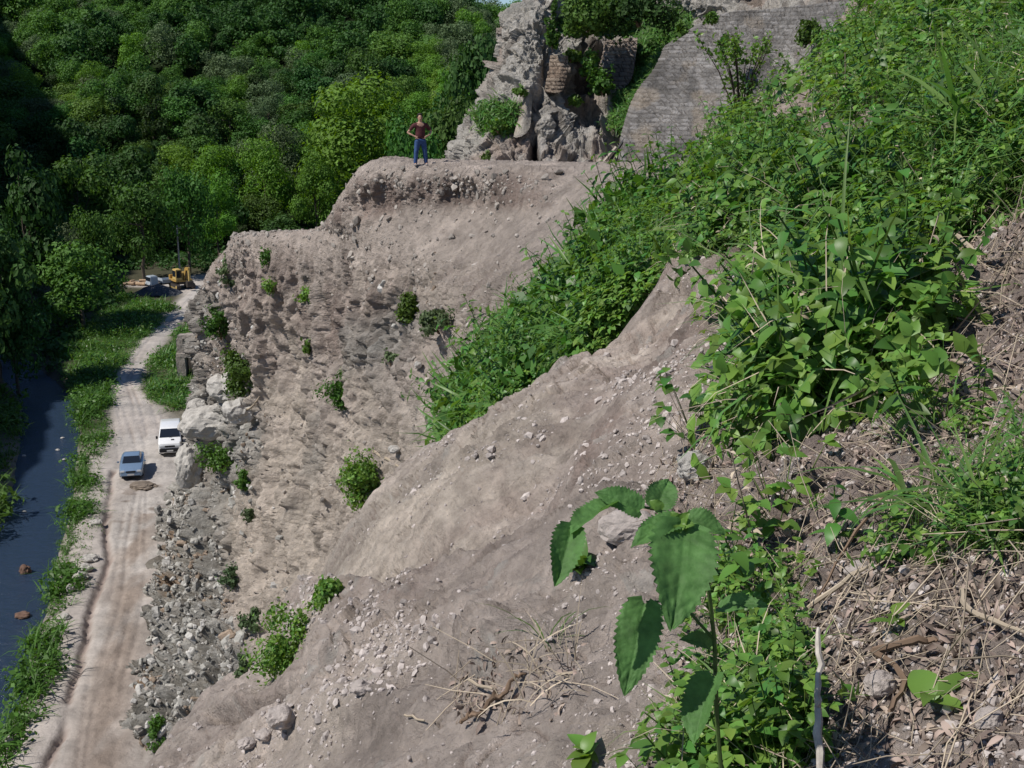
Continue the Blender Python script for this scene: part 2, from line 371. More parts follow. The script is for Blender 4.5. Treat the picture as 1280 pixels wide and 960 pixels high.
# ---- the cliff with the bench on top
CL = [  # columns left -> right, each top(back) -> bottom
 [(330, 305, 84), (325, 308, 80), (318, 305, 76), (312, 304, 73), (306, 312, 72), (300, 380, 84), (292, 460, 98), (285, 520, 110), (280, 545, 116), (280, 560, 118)],
 [(345, 303, 78), (330, 303, 74), (302, 295, 65), (294, 296, 63), (290, 304, 61), (262, 362, 68), (255, 460, 78), (246, 560, 89), (232, 622, 93.5), (230, 640, 93.5)],
 [(380, 303, 76), (370, 303, 71), (345, 292, 62), (340, 294, 60.5), (330, 304, 57.5), (306, 400, 62), (278, 520, 69), (244, 660, 76.5), (208, 715, 79.5), (205, 730, 80)],
 [(440, 303, 74), (432, 300, 67), (408, 284, 54.5), (402, 290, 53.5), (395, 309, 52.5), (365, 430, 57), (320, 580, 61), (262, 740, 66), (196, 815, 68.5), (190, 830, 69)],
 [(500, 225, 72), (484, 222, 61), (458, 208, 47.8), (432, 268, 48.5), (462, 322, 46.8), (435, 450, 49.5), (395, 610, 52), (320, 770, 56), (190, 900, 61), (185, 915, 61)],
 [(560, 222, 70), (545, 215, 59), (530, 204, 45.5), (520, 262, 44.8), (530, 352, 42.5), (505, 480, 43.5), (465, 640, 45), (390, 800, 47.5), (250, 980, 55), (240, 1000, 55)],
 [(640, 218, 68), (625, 213, 58), (612, 206, 43.5), (610, 264, 42), (595, 380, 36.5), (566, 520, 35), (530, 640, 35.5), (480, 820, 38), (380, 1060, 46), (370, 1080, 46)],
 [(720, 217, 66), (705, 213, 56), (695, 208, 42), (685, 285, 35), (652, 365, 27), (615, 470, 24), (585, 580, 22.5), (560, 720, 24), (520, 900, 30), (510, 1000, 34)],
 [(790, 217, 64), (780, 213, 54), (770, 208, 40), (757, 258, 30), (735, 325, 22), (705, 420, 17.5), (685, 520, 15.5), (670, 640, 16), (640, 800, 20), (620, 900, 24)],
 [(860, 217, 62), (850, 212, 50), (835, 206, 34), (835, 245, 26), (828, 290, 19.5), (818, 350, 15.3), (805, 430, 13.3), (795, 520, 13), (780, 640, 14), (760, 700, 17)],
 [(960, 230, 60), (950, 220, 50), (930, 215, 34), (925, 250, 26), (920, 300, 19), (915, 350, 15), (905, 430, 13), (895, 520, 13), (880, 640, 13), (860, 700, 15)],
]
def cliff():
    G = np.array(CL, float).transpose(1, 0, 2)
    W = P(G[..., 0], G[..., 1], G[..., 2])
    W[..., 2] = np.maximum(W[..., 2], -.6)
    # uneven sampling: more rows on the visible rows
    R, C = 900, 760
    U = upsample(W, R, C)
    px, py, d = proj(U)
    n = gnormals(U)
    if n[R // 2, C // 2, 1] > 0: n = -n
    z = U[..., 2]
    Gm = poly_mask(px, py, [(590, 560), (588, 540), (608, 492), (630, 458), (664, 420), (708, 376), (744, 336), (780, 306), (820, 288), (860, 270), (950, 245), (960, 700), (592, 700)], 16)   # weedy gully
    face = smooth(298, 380, py) * (1 - Gm)
    face = np.where(d > 110, 1, face)
    steep = 1 - np.abs(n[..., 2])
    q_v = U * np.array([1, 1, .30])
    big = fbm(U, 5.5, 4, .5, 70); rl = fbm(q_v, 1.3, 4, .55, 74, ridged=True)
    off = .65 * big * face * np.clip(d / 55, .3, 1.1) + .85 * (rl - .3) * face * np.clip(d / 55, .3, 1)
    f1, f2, cid = worley(U * np.array([1, 1, 1.15]) + .35 * fbm(U, 1.1, 2, s=77)[..., None], 1.35, 78)
    rock = (poly_mask(px, py, [(262, 470), (310, 500), (330, 545), (320, 590), (285, 640), (300, 720), (285, 790), (330, 830), (250, 930), (170, 960), (180, 780), (205, 640), (225, 520)], 22)
            + .8 * poly_mask(px, py, [(240, 350), (275, 380), (262, 480), (225, 560)], 14)
            + .6 * poly_mask(px, py, [(430, 400), (560, 395), (520, 440), (440, 470)], 16) + .45 * smooth(.25, .6, fbm(U, 4, 3, s=81)) * face)
    rock = np.clip(rock, 0, 1)
    warp = .25 * fbm(U, .9, 3, s=77)[..., None]
    h1, c1, e1 = facets(U + warp, 1.5, 178); h2, c2, e2 = facets(U + warp * .4, .55, 188)
    off += rock * (.95 * h1 * smooth(0, .12, e1) + .30 * h2 * smooth(0, .1, e2)); cid = c1
    f1b, f2b, cidb = worley(U + .12 * fbm(U, .4, 2, s=87)[..., None], .48, 88)
    rub = np.clip(poly_mask(px, py, [(215, 620), (270, 640), (285, 760), (330, 850), (250, 940), (170, 960), (180, 780)], 18) + .35 * rock, 0, 1)
    off += rub * (.85 * fbm(U, 1.9, 3, s=191) + .16 * h2 * smooth(0, .25, e2)) + .11 * face * h2 * (1 - rock)
    f1c, f2c, cidc = worley(U, .24, 98)
    off += (.04 + .05 * smooth(0, .5, fbm(U, 3, 3, s=99))) * smooth(0, .3, f2c - f1c) * (cidc - .3) * (1 - .5 * Gm) * np.clip(d / 40, .3, 1)
    off += .15 * fbm(U * np.array([1, 1, 1.6]), 1.0, 5, .66, 90, ridged=True) * (.5 + .6 * face) * np.clip(d / 45, .25, 1)
    off -= .20 * smooth(.12, .0, np.abs(fbm(q_v, 2.1, 4, .6, 96))) * face; off += .15 * fbm(q_v, .35, 3, .65, 93, ridged=True) * np.clip(d / 45, .25, 1) * (.5 + face)
    blk = poly_mask(px, py, [(408, 285), (462, 205), (690, 205), (690, 262), (600, 262), (520, 262), (470, 275)], 10)
    off += blk * (.30 * fbm(U * np.array([1, 1, .5]), .9, 4, .6, 95, ridged=True)) * smooth(203, 222, py)
    U2 = U + n * off[..., None]
    c = np.broadcast_to(PINK * 1.05, U.shape).copy()
    n1 = fbm(U, 4.5, 4, .6, 100); n2 = fbm(q_v, 1.0, 4, .6, 104); n3 = fbm(U * np.array([.5, .5, 2.2]), 2.8, 3, .6, 108)
    c = blend(c, TAN * 1.06, smooth(-.15, .45, n1 + .3 * n3) * .75 * face + .2)
    c = blend(c, BROWN, smooth(.1, .6, -n1 * .7 + n2 * .8) * .5 * face)
    c = blend(c, BROWN * 1.15, .55 * poly_mask(px, py, [(270, 318), (400, 310), (520, 345), (560, 420), (500, 470), (400, 430), (330, 380), (262, 350)], 30) * smooth(-.3, .4, n2 + .1))
    c = blend(c, TAN * 1.1, .8 * poly_mask(px, py, [(330, 560), (560, 500), (540, 570), (420, 690), (400, 760), (320, 820), (290, 700)], 40))
    c = blend(c, GREY * .9, .85 * rock * (.6 + .8 * n2 + .4 * cid))
    c = blend(c, np.array([.24, .225, .195]), .8 * rub); c = blend(c, np.array([.37, .355, .325]), rub * smooth(.45, .8, c2) * .9); c = blend(c, np.array([.12, .10, .08]), rub * smooth(.07, 0, e2) * .7)  # last blend darkens the gaps between blocks, crevice shade put into the colour
    c = blend(c, WHITE * .95, rock * smooth(.6, .85, cid) * .8 * poly_mask(px, py, [(235, 470), (330, 470), (340, 560), (290, 650), (215, 660), (215, 560)], 25))
    c = blend(c, np.array([.26, .16, .09]), rub * smooth(.2, .5, n1 + .3 * n2) * .7)
    c = blend(c, BROWN * 1.05, blk * smooth(212, 232, py) * smooth(-.5, .2, n2) * .85)
    
    c = blend(c, GREENSOIL, Gm * .75)
    c = c * (1 + .25 * np.clip(fbm(U, 1.1, 4, .65, 97) * 1.6, -1, 1))[..., None]
    o = mesh_np('cliff_terrain', U2, grid_faces(R, C), M['far_soil'], col=c)
    tag(o, 'eroded clay and limestone cliff with a flat bench on top above the road', 'cliff', kind='structure')
    PATCHES.append(U2)
cliff()

# ---- valley floor (real ground, z about 0), road and river laid on it
ROADL = [(30, 1080), (62, 950), (95, 850), (125, 740), (138, 640), (142, 560), (134, 500), (140, 462), (165, 432), (190, 404), (214, 382), (226, 368), (215, 361), (120, 357)]
ROADR = [(240, 1080), (226, 950), (214, 850), (226, 740), (232, 640), (236, 575), (205, 510), (184, 490), (184, 466), (200, 440), (224, 412), (246, 385), (285, 362), (300, 338)]
RIVR = [(-60, 1080), (-12, 950), (20, 860), (52, 770), (72, 690), (84, 640), (94, 580), (98, 530), (92, 490), (62, 462), (30, 440), (-20, 420)]
RIVL = [(-260, 1080), (-200, 950), (-150, 860), (-100, 770), (-45, 690), (-8, 650), (18, 590), (24, 540), (26, 490), (0, 462), (-40, 440), (-90, 420)]
def fl(pts, z=0.0):
    a = np.array(pts, float); return FP(a[:, 0], a[:, 1], z)
def ribbon_m(X, Y, La, Lb, soft):
    poly = np.concatenate([fl(La)[:, :2], fl(Lb)[::-1, :2]])
    return poly_mask(X, Y, poly, soft)
def valley():
    # warped grid, fine near the road
    ys = np.concatenate([np.linspace(25, 50, 20, endpoint=False), np.linspace(50, 95, 330, endpoint=False), np.linspace(95, 130, 120, endpoint=False), np.linspace(130, 240, 160, endpoint=False), np.linspace(240, 900, 30)])
    xs = np.concatenate([np.linspace(-400, -70, 20, endpoint=False), np.linspace(-70, -8, 620, endpoint=False), np.linspace(-8, 0, 10), np.linspace(4, 400, 20)])
    X, Y = np.meshgrid(xs, ys); Z = np.zeros_like(X)
    p = np.stack([X, Y, Z], -1)
    road = ribbon_m(X, Y, ROADL, ROADR, 1.0); riv = ribbon_m(X, Y, RIVL, RIVR, 1.4)
    n = fbm(p, 6, 4, .5, 200); n2 = fbm(p, .9, 3, .6, 205)
    Z = .25 * n * (1 - road) + .05 * n2
    # wheel ruts along the road
    cen = (fl(ROADL)[:, :2] + fl(ROADR)[:, :2]) / 2
    s = line_sd(X, Y, cen)
    rut = np.zeros_like(X)
    for k_, o_ in enumerate((-1.7, -1.2, -.15, .35, 1.1, 1.6, 2.5)):
        e_ = np.exp(-((s - o_ - .35 * fbm(p * np.array([0, 1, 1]), 14, 2, s=230 + k_)) / .13) ** 2) * smooth(-.5, .2, fbm(p, 9, 2, s=240 + k_)); rut = np.maximum(rut, e_)
    rut *= road; Z -= .06 * rut; Z += road * .05 * fbm(p, .35, 3, .6, 251) 
    left = fl(ROADL)[:, :2]; sl_ = line_sd(X, Y, left)
    far = (Y < 92)
    sl_ = sl_ + .5 * fbm(p, 5, 3, .6, 261) + .12 * fbm(p, .6, 3, .6, 262)
    near_edge = np.exp(-(sl_ / .22) ** 2) * smooth(-.6, -.1, fbm(p, 4, 2, s=263))
    Z -= .32 * near_edge * (Y < 95)                                  # eroded groove on the river side of the track
    Z = Z - 1.5 * riv
    lb = smooth(0, 1, riv)
    # left bank rises
    rl = fl(RIVL)[:, :2]; sleft = line_sd(X, Y, rl)
    c = np.broadcast_to(np.array([.40, .36, .33]), p.shape).copy()
    c = blend(c, np.array([.40, .373, .348]), road * .8 * smooth(-.4, .4, n))
    c = blend(c, np.array([.23, .18, .145]), road * .8 * np.exp(-((s - .6) / 1.5) ** 2) * smooth(-.3, .35, fbm(p * np.array([1, .3, 1]), 1.5, 3, s=210) + .1) * (Y < 85))
    c = blend(c, np.array([.26, .215, .185]), .6 * rut * smooth(-.2, .3, fbm(p, 7, 2, s=264))); c = c * (1 + .16 * np.clip(2 * fbm(p, 2.2, 4, .6, 256), -1, 1))[..., None]
    c = blend(c, BROWN, .8 * near_edge * (Y < 95))
    c = blend(c, np.array([.19, .155, .13]), road * smooth(.15, .5, fbm(p * np.array([1, 1.6, 1]), 1.4, 3, s=215)) * np.exp(-((Y - 86) / 7) ** 2) * .8)  # darker brown blotches over one stretch of the track
    c = blend(c, np.array([.09, .085, .05]), (1 - road) * (1 - riv) * smooth(95, 118, Y) * .9)
    rx, _, _ = proj(p)
    between = (1 - road) * (1 - riv)
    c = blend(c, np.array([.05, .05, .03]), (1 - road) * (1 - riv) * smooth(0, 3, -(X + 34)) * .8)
    c = blend(c, np.array([.05, .045, .035]), riv)
    p[..., 2] = Z
    o = mesh_np('ground', p, grid_faces(*X.shape), M['valley_soil'], col=c)
    tag(o, kind='structure')
    PATCHES.append(p)
valley()
def river():
    A, B = fl(RIVL, -.75), fl(RIVR, -.75)
    ext = 1.5; D = B - A; D /= np.linalg.norm(D, axis=1, keepdims=True)
    G = np.stack([A - D * ext, B + D * ext], 1)
    V = upsample(G, 240, 2); V = V[:, :1] + (V[:, 1:] - V[:, :1]) * np.linspace(0, 1, 30)[None, :, None]
    V[..., 2] = -.75 + .03 * fbm(V, .9, 3, .6, 220)
    m = mat('river_water', (.026, .045, .082), .2, spec=.5, bump=.9, bscale=1.3, bdist=.22)
    o = mesh_np('river_water', V, grid_faces(240, 30), m); tag(o, kind='structure')
river()
# ---- wooded hillside behind
def hill_h(X, Y):
    p = np.stack([X, Y, X * 0], -1)
    base = .262 * (Y - 212 + .25 * (X + 60))
    cap = 33 + 40 * smooth(12, -110, X) + 6 * fbm(p, 90, 2, s=300)
    far = np.minimum(base, cap + .03 * (Y - 400))
    leftw = 1.45 * (-X - 46 - .30 * (Y - 90))  # left valley wall, steepened and raised for the shade it casts
    h = np.maximum(far, np.minimum(leftw, np.clip(50 + .7 * (Y - 80), 20, 150)))
    h = np.where(h > 0, h + 4.5 * fbm(p, 38, 3, s=305) * smooth(0, 8, h), h * .2)
    return np.where((h < 0), -1.6, h)
def hills():
    xs = np.linspace(-420, 260, 180); ys = np.concatenate([np.linspace(40, 520, 170), np.linspace(530, 1200, 20)])
    X, Y = np.meshgrid(xs, ys)
    o = mesh_np('hill_terrain', np.stack([X, Y, hill_h(X, Y)], -1), grid_faces(*X.shape), M['forest_floor']); tag(o, kind='structure')
hills()

# ---- picking points on the terrain by where the photograph shows them
BX, BY = 4, 4
ZB = {}
def build_pick():
    W_, H_ = (1280 + 400) // BX, (960 + 400) // BY
    best = np.full((H_, W_), 1e9); pos = np.zeros((H_, W_, 3)); nor = np.zeros((H_, W_, 3))
    for V in PATCHES:
        n = gnormals(V); px, py, d = proj(V)
        to = np.array([0, 0, CAMZ]) - V
        flip = np.sign((n * to).sum(-1, keepdims=True)); n = n * np.where(flip == 0, 1, flip)
        ix = ((px + 200) // BX).astype(int).ravel(); iy = ((py + 200) // BY).astype(int).ravel(); dd = d.ravel()
        ok = (ix >= 0) & (ix < W_) & (iy >= 0) & (iy < H_) & (dd > .3)
        ix, iy, dd = ix[ok], iy[ok], dd[ok]; vv = V.reshape(-1, 3)[ok]; nn = n.reshape(-1, 3)[ok]
        o = np.argsort(-dd); ix, iy, dd, vv, nn = ix[o], iy[o], dd[o], vv[o], nn[o]
        cur = np.full((H_, W_), 1e9); cp_ = np.zeros((H_, W_, 3)); cn = np.zeros((H_, W_, 3))
        cur[iy, ix] = dd; cp_[iy, ix] = vv; cn[iy, ix] = nn
        m = cur < best; best[m] = cur[m]; pos[m] = cp_[m]; nor[m] = cn[m]
    ZB.update(b=best, p=pos, n=nor)
build_pick()
def pick(px, py):
    ix = int((px + 200) // BX); iy = int((py + 200) // BY)
    for r in range(0, 8):
        sub = ZB['b'][max(0, iy - r):iy + r + 1, max(0, ix - r):ix + r + 1]
        if sub.size and sub.min() < 1e8:
            k = np.unravel_index(np.argmin(np.where(sub < 1e8, np.abs(sub - np.median(sub[sub < 1e8])), 1e9)), sub.shape)
            a, b = max(0, iy - r) + k[0], max(0, ix - r) + k[1]
            return Vector(ZB['p'][a, b]), Vector(ZB['n'][a, b]), float(ZB['b'][a, b])
    return Vector(FP(px, py)), Vector((0, 0, 1)), float(floor_d(py))
# ------------------------------------------------------------------ foliage building blocks
def frames(nrm, rng):
    n = nrm / (np.linalg.norm(nrm, axis=-1, keepdims=True) + 1e-9)
    r = rng.normal(size=n.shape); t = np.cross(n, r); t /= np.linalg.norm(t, axis=-1, keepdims=True) + 1e-9
    return t, np.cross(n, t), n
def leafcloud(c, nrm, size, rng, aspect=.62):
    t, b, n = frames(nrm, rng); s = size[:, None]
    v = np.stack([c - t * s, c - b * s * aspect + n * s * .12, c + t * s, c + b * s * aspect + n * s * .12], 1)
    return v.reshape(-1, 3), np.arange(len(c) * 4).reshape(-1, 4)
def crown_pts(seed, rx, rz, cz, nl, n, lobe=.40, low=0.0):
    rng = np.random.default_rng(seed)
    u = rng.normal(size=(nl, 3)); u /= np.linalg.norm(u, axis=1, keepdims=True); u[:, 2] = np.where(u[:, 2] < -.75, -u[:, 2], u[:, 2])
    rr = rng.uniform(.35, .86, nl)[:, None]
    lc = u * rr * np.array([rx, rx, rz]) + np.array([0, 0, cz]); lr = rng.uniform(.6, 1.25, nl) * lobe * rx
    k = rng.choice(nl, n, p=lr ** 2 / (lr ** 2).sum())
    d = rng.normal(size=(n, 3)); d /= np.linalg.norm(d, axis=1, keepdims=True)
    rad = lr[k] * rng.uniform(.2, 1.1, n) ** .28 * (1 + .22 * np.sin(d[:, 0] * 7 + k) * np.cos(d[:, 2] * 6 + k))
    p = lc[k] + d * rad[:, None] * np.array([1, 1, .8])
    nr = d + rng.normal(size=(n, 3)) * .36 + np.array([0, 0, .2])
    return p, nr, rng, lc
def tree_proto(seed, h, r, mt, nleaf=2600, leaf=.26, stem_h=.32, tall=1.0):
    cz = h * (.5 + stem_h * .5); rz = h * (1 - stem_h) * .5
    p, nr, rng, lc = crown_pts(seed, r, rz, cz, 20, nleaf)
    v, f = leafcloud(p, nr, rng.uniform(.6, 1.3, nleaf) * leaf, rng)
    me = mesh_np('crown', v, f, mt, link=False, smooth_sh=False)
    mb = MB(); top = cz + rz * .2
    pts = [(0, 0, -1.2), (.05 * r, 0, h * .15), (-.04 * r, .05 * r, h * .35), (0, 0, top)]
    mb.tube(pts, [h * .026, h * .02, h * .015, h * .005], 7)
    for q in lc[::3]:
        z0 = min(h * .3 + .25 * rng.random() * h, q[2] - .3)
        mb.tube([(0, 0, z0), tuple((q * np.array([.5, .5, 1]) + np.array([0, 0, z0])) * np.array([1, 1, .5])), tuple(q)], [h * .009, h * .006, h * .002], 5)
    o = mb.build('trunk', M['bark']); tme = o.data; bpy.data.objects.remove(o)
    return me, tme
def put_tree(proto, loc, rz, sc, label, group, name='broadleaf_tree'):
    t = empty(name, loc, rz, label, 'tree', group); t.scale = sc
    for nm, me in (('crown', proto[0]), ('trunk', proto[1])):
        o = bpy.data.objects.new(nm, me); COL.objects.link(o); o.parent = t
    return t
PT = {k: [tree_proto(s0 + i, 10, 4.1, M[m_], nleaf=nl, leaf=lf, stem_h=.06) for i in range(3)] for k, m_, s0, nl, lf in
      (('dark', 'tree_a', 10, 3200, .25), ('mid', 'tree_b', 20, 4200, .21), ('bright', 'tree_c', 30, 8000, .15), ('grey', 'tree_d', 40, 6500, .15))}
# ---- individually placed trees of the valley bottom: px of centre, top py, width px, distance, kind, label
TREES = [
 (92, 285, 118, 150, 'mid', 'big spreading tree overhanging the river bank left of the track'),
 (62, 268, 80, 165, 'grey', 'greyish green willow-like tree at the edge of the dark wood by the river'),
 (112, 248, 56, 172, 'mid', 'small round bluish green tree above the big riverside tree'),
 (172, 212, 90, 185, 'mid', 'tall leafy tree behind the gravel heap in the valley'),
 (228, 190, 80, 192, 'mid', 'tall slender leafy tree behind the wooden pole and digger'),
 (92, 178, 110, 205, 'mid', 'broad layered tree in the wood above the round bluish tree'),
 (268, 214, 66, 200, 'bright', 'light green tree rising behind the yellow digger'),
 (328, 165, 84, 215, 'bright', 'light green tall tree left of the brightest tree above the ledge'),
 (440, 80, 176, 216, 'bright', 'largest bright yellow-green tree above the bench of the cliff'),
 (392, 190, 70, 205, 'bright', 'light green bushy tree just behind the outer ledge of the cliff'),
 (560, 95, 110, 200, 'mid', 'dense green tree behind the standing person, left of the rock tower'),
 (515, 120, 90, 190, 'mid', 'leafy tree directly behind the standing person'),
 (596, 22, 96, 215, 'dark', 'tall dark tree touching the skyline beside the rock tower'),
 (500, 30, 80, 300, 'mid', 'rounded tree high in the wood above the brightest tree'),
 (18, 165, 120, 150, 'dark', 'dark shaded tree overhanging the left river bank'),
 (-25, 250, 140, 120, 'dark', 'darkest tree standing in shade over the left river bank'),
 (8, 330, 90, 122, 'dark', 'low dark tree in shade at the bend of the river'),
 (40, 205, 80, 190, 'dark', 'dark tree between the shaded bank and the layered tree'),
]
EXTRA_LOC = []
for i, (px, pt, wpx, D, kind, lab) in enumerate(TREES):
    top = P(px, pt, D); x, y = float(top[0]), float(top[1]); gz = float(hill_h(np.array([x]), np.array([y]))[0]); gz = max(gz, -.3)
    h = float(top[2]) - gz; r = wpx * D / F / 2 * 1.08
    put_tree(PT[kind][i % 3], (x, y, gz), i * 1.3, (r / 4.6, r / 4.6, h / 10.3), lab, 'trees of the valley wood'); EXTRA_LOC.append((x, y, r))
# ---- the wood on the hillside
rng = np.random.default_rng(5)
cand = []
for gy in np.arange(92, 500, 6.8):
    for gx in np.arange(-230, 60, 6.8):
        x = gx + rng.uniform(-2.6, 2.6); y = gy + rng.uniform(-2.6, 2.6)
        cand.append((x, y))
cand = np.array(cand); hz = hill_h(cand[:, 0], cand[:, 1]); V = np.concatenate([cand, hz[:, None] + 6], 1); px, py, d = proj(V)
ok = (hz > .5) & (px > -70) & (px < 720) & (py > -70) & (d > 90)
for x, y, r in EXTRA_LOC: ok &= np.hypot(cand[:, 0] - x, cand[:, 1] - y) > r * (.75 if r < 10 else 1.15)
ok &= ~((px > 610) & (d < 200))
idx = np.nonzero(ok)[0]; idx = idx[np.argsort(d[idx])]
print('forest trees', len(idx))
LAB = {'dark': 'dark green rounded tree packed among others on the wooded hillside', 'mid': 'mid green broadleaf tree packed among others on the wooded hillside',
       'bright': 'fresh light green tree among darker ones on the wooded hillside', 'grey': 'greyish green tree among darker ones on the wooded hillside'}
NIND = 270
zone = fbm(np.concatenate([cand, cand[:, :1] * 0], 1), 32, 2, s=400)
fv, ff, fc = [], [], 0
for j, i in enumerate(idx):
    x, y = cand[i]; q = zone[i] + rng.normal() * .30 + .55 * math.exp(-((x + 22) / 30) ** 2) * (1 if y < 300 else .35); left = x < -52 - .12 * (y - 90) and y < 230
    kind = 'dark' if (q < .05 or left) else ('mid' if q < .45 else ('bright' if rng.random() < .5 else 'grey'))  # left bank trees always get the dark leaves, its shade put into the colour
    if kind == 'bright' and y > 330: kind = 'mid'
    s = rng.uniform(.72, 1.15) * (1.35 if rng.random() < .22 else 1) * (1.0 if y < 300 else .92)
    sc = (s * rng.uniform(.9, 1.2), s * rng.uniform(.9, 1.2), s * rng.uniform(.85, 1.25))
    rz = rng.uniform(0, 6.28)
    if j < NIND:
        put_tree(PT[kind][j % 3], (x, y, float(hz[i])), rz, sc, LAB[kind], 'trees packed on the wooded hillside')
    else:
        fv.append((kind, j % 3, x, y, hz[i], sc, rz))
def merged_forest():
    for kind, mtk in (('dark', 'tree_a'), ('mid', 'tree_b'), ('bright', 'tree_c'), ('grey', 'tree_d')):
        pass
    VV, FF, MI, n0 = [], [], [], 0
    cache = {}
    for kind in PT:
        for i, (me, _) in enumerate(PT[kind]):
            a = np.empty(len(me.vertices) * 3, np.float32); me.vertices.foreach_get('co', a); a = a.reshape(-1, 4, 3); cache[kind, i] = a[::2]
    cen = np.array([0, 0, 0])
    for kind, i, x, y, z, sc, rz in fv:
        a = cache[kind, i]; c = a.mean(1, keepdims=True); a = (c + (a - c) * 1.35)
        cs, sn = math.cos(rz), math.sin(rz); b = a * np.array(sc)
        b = np.stack([b[..., 0] * cs - b[..., 1] * sn + x, b[..., 0] * sn + b[..., 1] * cs + y, b[..., 2] + z], -1)
        VV.append(b.reshape(-1, 3)); nf = len(b); FF.append(np.arange(nf * 4).reshape(-1, 4) + n0); n0 += nf * 4
        MI.append(np.full(nf, {'dark': 0, 'mid': 1, 'bright': 2, 'grey': 3}[kind]))
    o = mesh_np('far_forest', np.concatenate(VV), np.concatenate(FF), M['tree_a'], smooth_sh=False)
    for k in ('tree_b', 'tree_c', 'tree_d'): o.data.materials.append(M[k])
    o.data.polygons.foreach_set('material_index', np.concatenate(MI).astype(np.int32))
    tag(o, 'dense green wood covering the upper hillside up to the skyline', 'forest', kind='stuff')
if fv: merged_forest()
def understory():
    r_ = np.random.default_rng(44); n = 5200; X = r_.uniform(-150, 20, n); Y = r_.uniform(95, 260, n); h_ = hill_h(X, Y); V = np.stack([X, Y, np.maximum(h_, -.2)], 1); px, py, d = proj(V)
    onroad = poly_mask(px, py, [(60, 470), (150, 372), (240, 366), (300, 340), (300, 700), (-60, 700), (-20, 520), (0, 440)], 3) > .4
    clear = (px > 150) & (px < 300) & (py > 340)
    m = (px > -60) & (px < 700) & ~onroad & ~clear; V = V[m]; k = len(V)
    q = r_.normal(size=(40, 3)); q[:, 2] = abs(q[:, 2]); q /= np.linalg.norm(q, axis=1)[:, None]; v, f = leafcloud(q * r_.uniform(.5, 1, (40, 1)), q + r_.normal(size=(40, 3)) * .4, r_.uniform(.12, .22, 40), r_)
    t_ = r_.uniform(0, 6.28, k); sc = r_.uniform(.7, 2.3, k); R_ = np.zeros((k, 3, 3)); R_[:, 0, 0] = R_[:, 1, 1] = np.cos(t_); R_[:, 0, 1] = -np.sin(t_); R_[:, 1, 0] = np.sin(t_); R_[:, 2, 2] = 1
    W_ = np.einsum('nij,vj->nvi', R_ * sc[:, None, None], v) + V[:, None]; F_ = (f[None] + (np.arange(k) * len(v))[:, None, None]).reshape(-1, 4)
    o = mesh_np('forest_undergrowth', W_.reshape(-1, 3), F_, M['tree_a'], smooth_sh=False); tag(o, 'dark undergrowth filling the gaps below the trees of the wood', 'undergrowth', kind='stuff')
understory()

# ------------------------------------------------------------------ low plants
def leaf_poly(L, W, fold=.25, curl=.5, ns=4, base=.0):
    """leaf lying along +X, midrib at y=0; returns verts, quads"""
    v = []
    for i in range(ns + 1):
        u = i / ns; w_ = W * .5 * (math.sin(math.pi * min(1, (u * .93 + .05)) ** .75)) if 0 < i < ns else W * .02 + base * W * (i == 0)
        a = curl * u; x = L * (math.sin(a) / curl if curl else u); z = -L * ((1 - math.cos(a)) / curl if curl else 0)
        v += [(x, -w_, z + w_ * fold * 1.2), (x, 0, z), (x, w_, z + w_ * fold * 1.2)]
    f = []
    for i in range(ns):
        for k in (0, 1): a = i * 3 + k; f.append((a, a + 1, a + 4, a + 3))
    return np.array(v), np.array(f)
def xf(v, yaw, pitch, off, roll=0.0):
    R = Matrix.Rotation(yaw, 3, 'Z') @ Matrix.Rotation(-pitch, 3, 'Y') @ Matrix.Rotation(roll, 3, 'X')
    return v @ np.array(R).T + np.array(off)
def merge(parts):
    V, Fs, n = [], [], 0
    for v, f in parts: V.append(v); Fs.append(f + n); n += len(v)
    return np.concatenate(V), np.concatenate(Fs)
def stem_strip(p0, p1, r, n=3):
    mb = MB(); mb.tube([p0, p1], [r, r * .6], n, cap=False); return np.array([tuple(x) for x in mb.v]), np.array(mb.f)
def plant_nettle(rg, h=.34, lv=6, L=.075, ns=4):
    ps = [stem_strip((0, 0, -.05), (rg.uniform(-.05, .05), rg.uniform(-.05, .05), h), .004)]
    tip = ps[0][0][-1]
    for k in range(lv):
        t = (k + 1) / lv; z = h * (.15 + .85 * t); s = L * (1.15 - .65 * t ** 2) * rg.uniform(.8, 1.2); ya = k * 1.57 + rg.uniform(-.4, .4)
        for q in (0, math.pi):
            ps.append(( *(lambda a: (xf(a[0], ya + q, rg.uniform(-.3, .65), (tip[0] * t, tip[1] * t, z), rg.uniform(-.3, .3)), a[1]))(leaf_poly(s, s * .52, .16, rg.uniform(.3, 1.3), ns)),))
    return merge(ps)
def plant_rosette(rg, n=9, L=.11, ns=4, wr=.42):
    ps = []
    for k in range(n):
        s = L * rg.uniform(.6, 1.25)
        a = leaf_poly(s, s * wr * rg.uniform(.8, 1.2), .25, rg.uniform(.4, 1.3), ns); ps.append((xf(a[0], k * 2.4 + rg.uniform(-.3, .3), rg.uniform(.1, 1.1), (rg.uniform(-.015, .015), rg.uniform(-.015, .015), rg.uniform(0, .05)), rg.uniform(-.3, .3)), a[1]))
    return merge(ps)
def plant_trefoil(rg, n=12, h=.22, L=.045, spread=.16):
    ps = []
    for k in range(n):
        a0 = rg.uniform(0, 6.28); r = spread * math.sqrt(rg.random()); z = h * rg.uniform(.35, 1.1); c = (r * math.cos(a0), r * math.sin(a0), z)
        ps.append(stem_strip((c[0] * .3, c[1] * .3, 0), c, .0022))
        s = L * rg.uniform(.7, 1.3)
        for q in (-1.15, 0, 1.15):
            a = leaf_poly(s, s * .7, .25, rg.uniform(.2, .9), 3); ps.append((xf(a[0], a0 + q, rg.uniform(-.2, .5), c, rg.uniform(-.3, .3)), a[1]))
    return merge(ps)
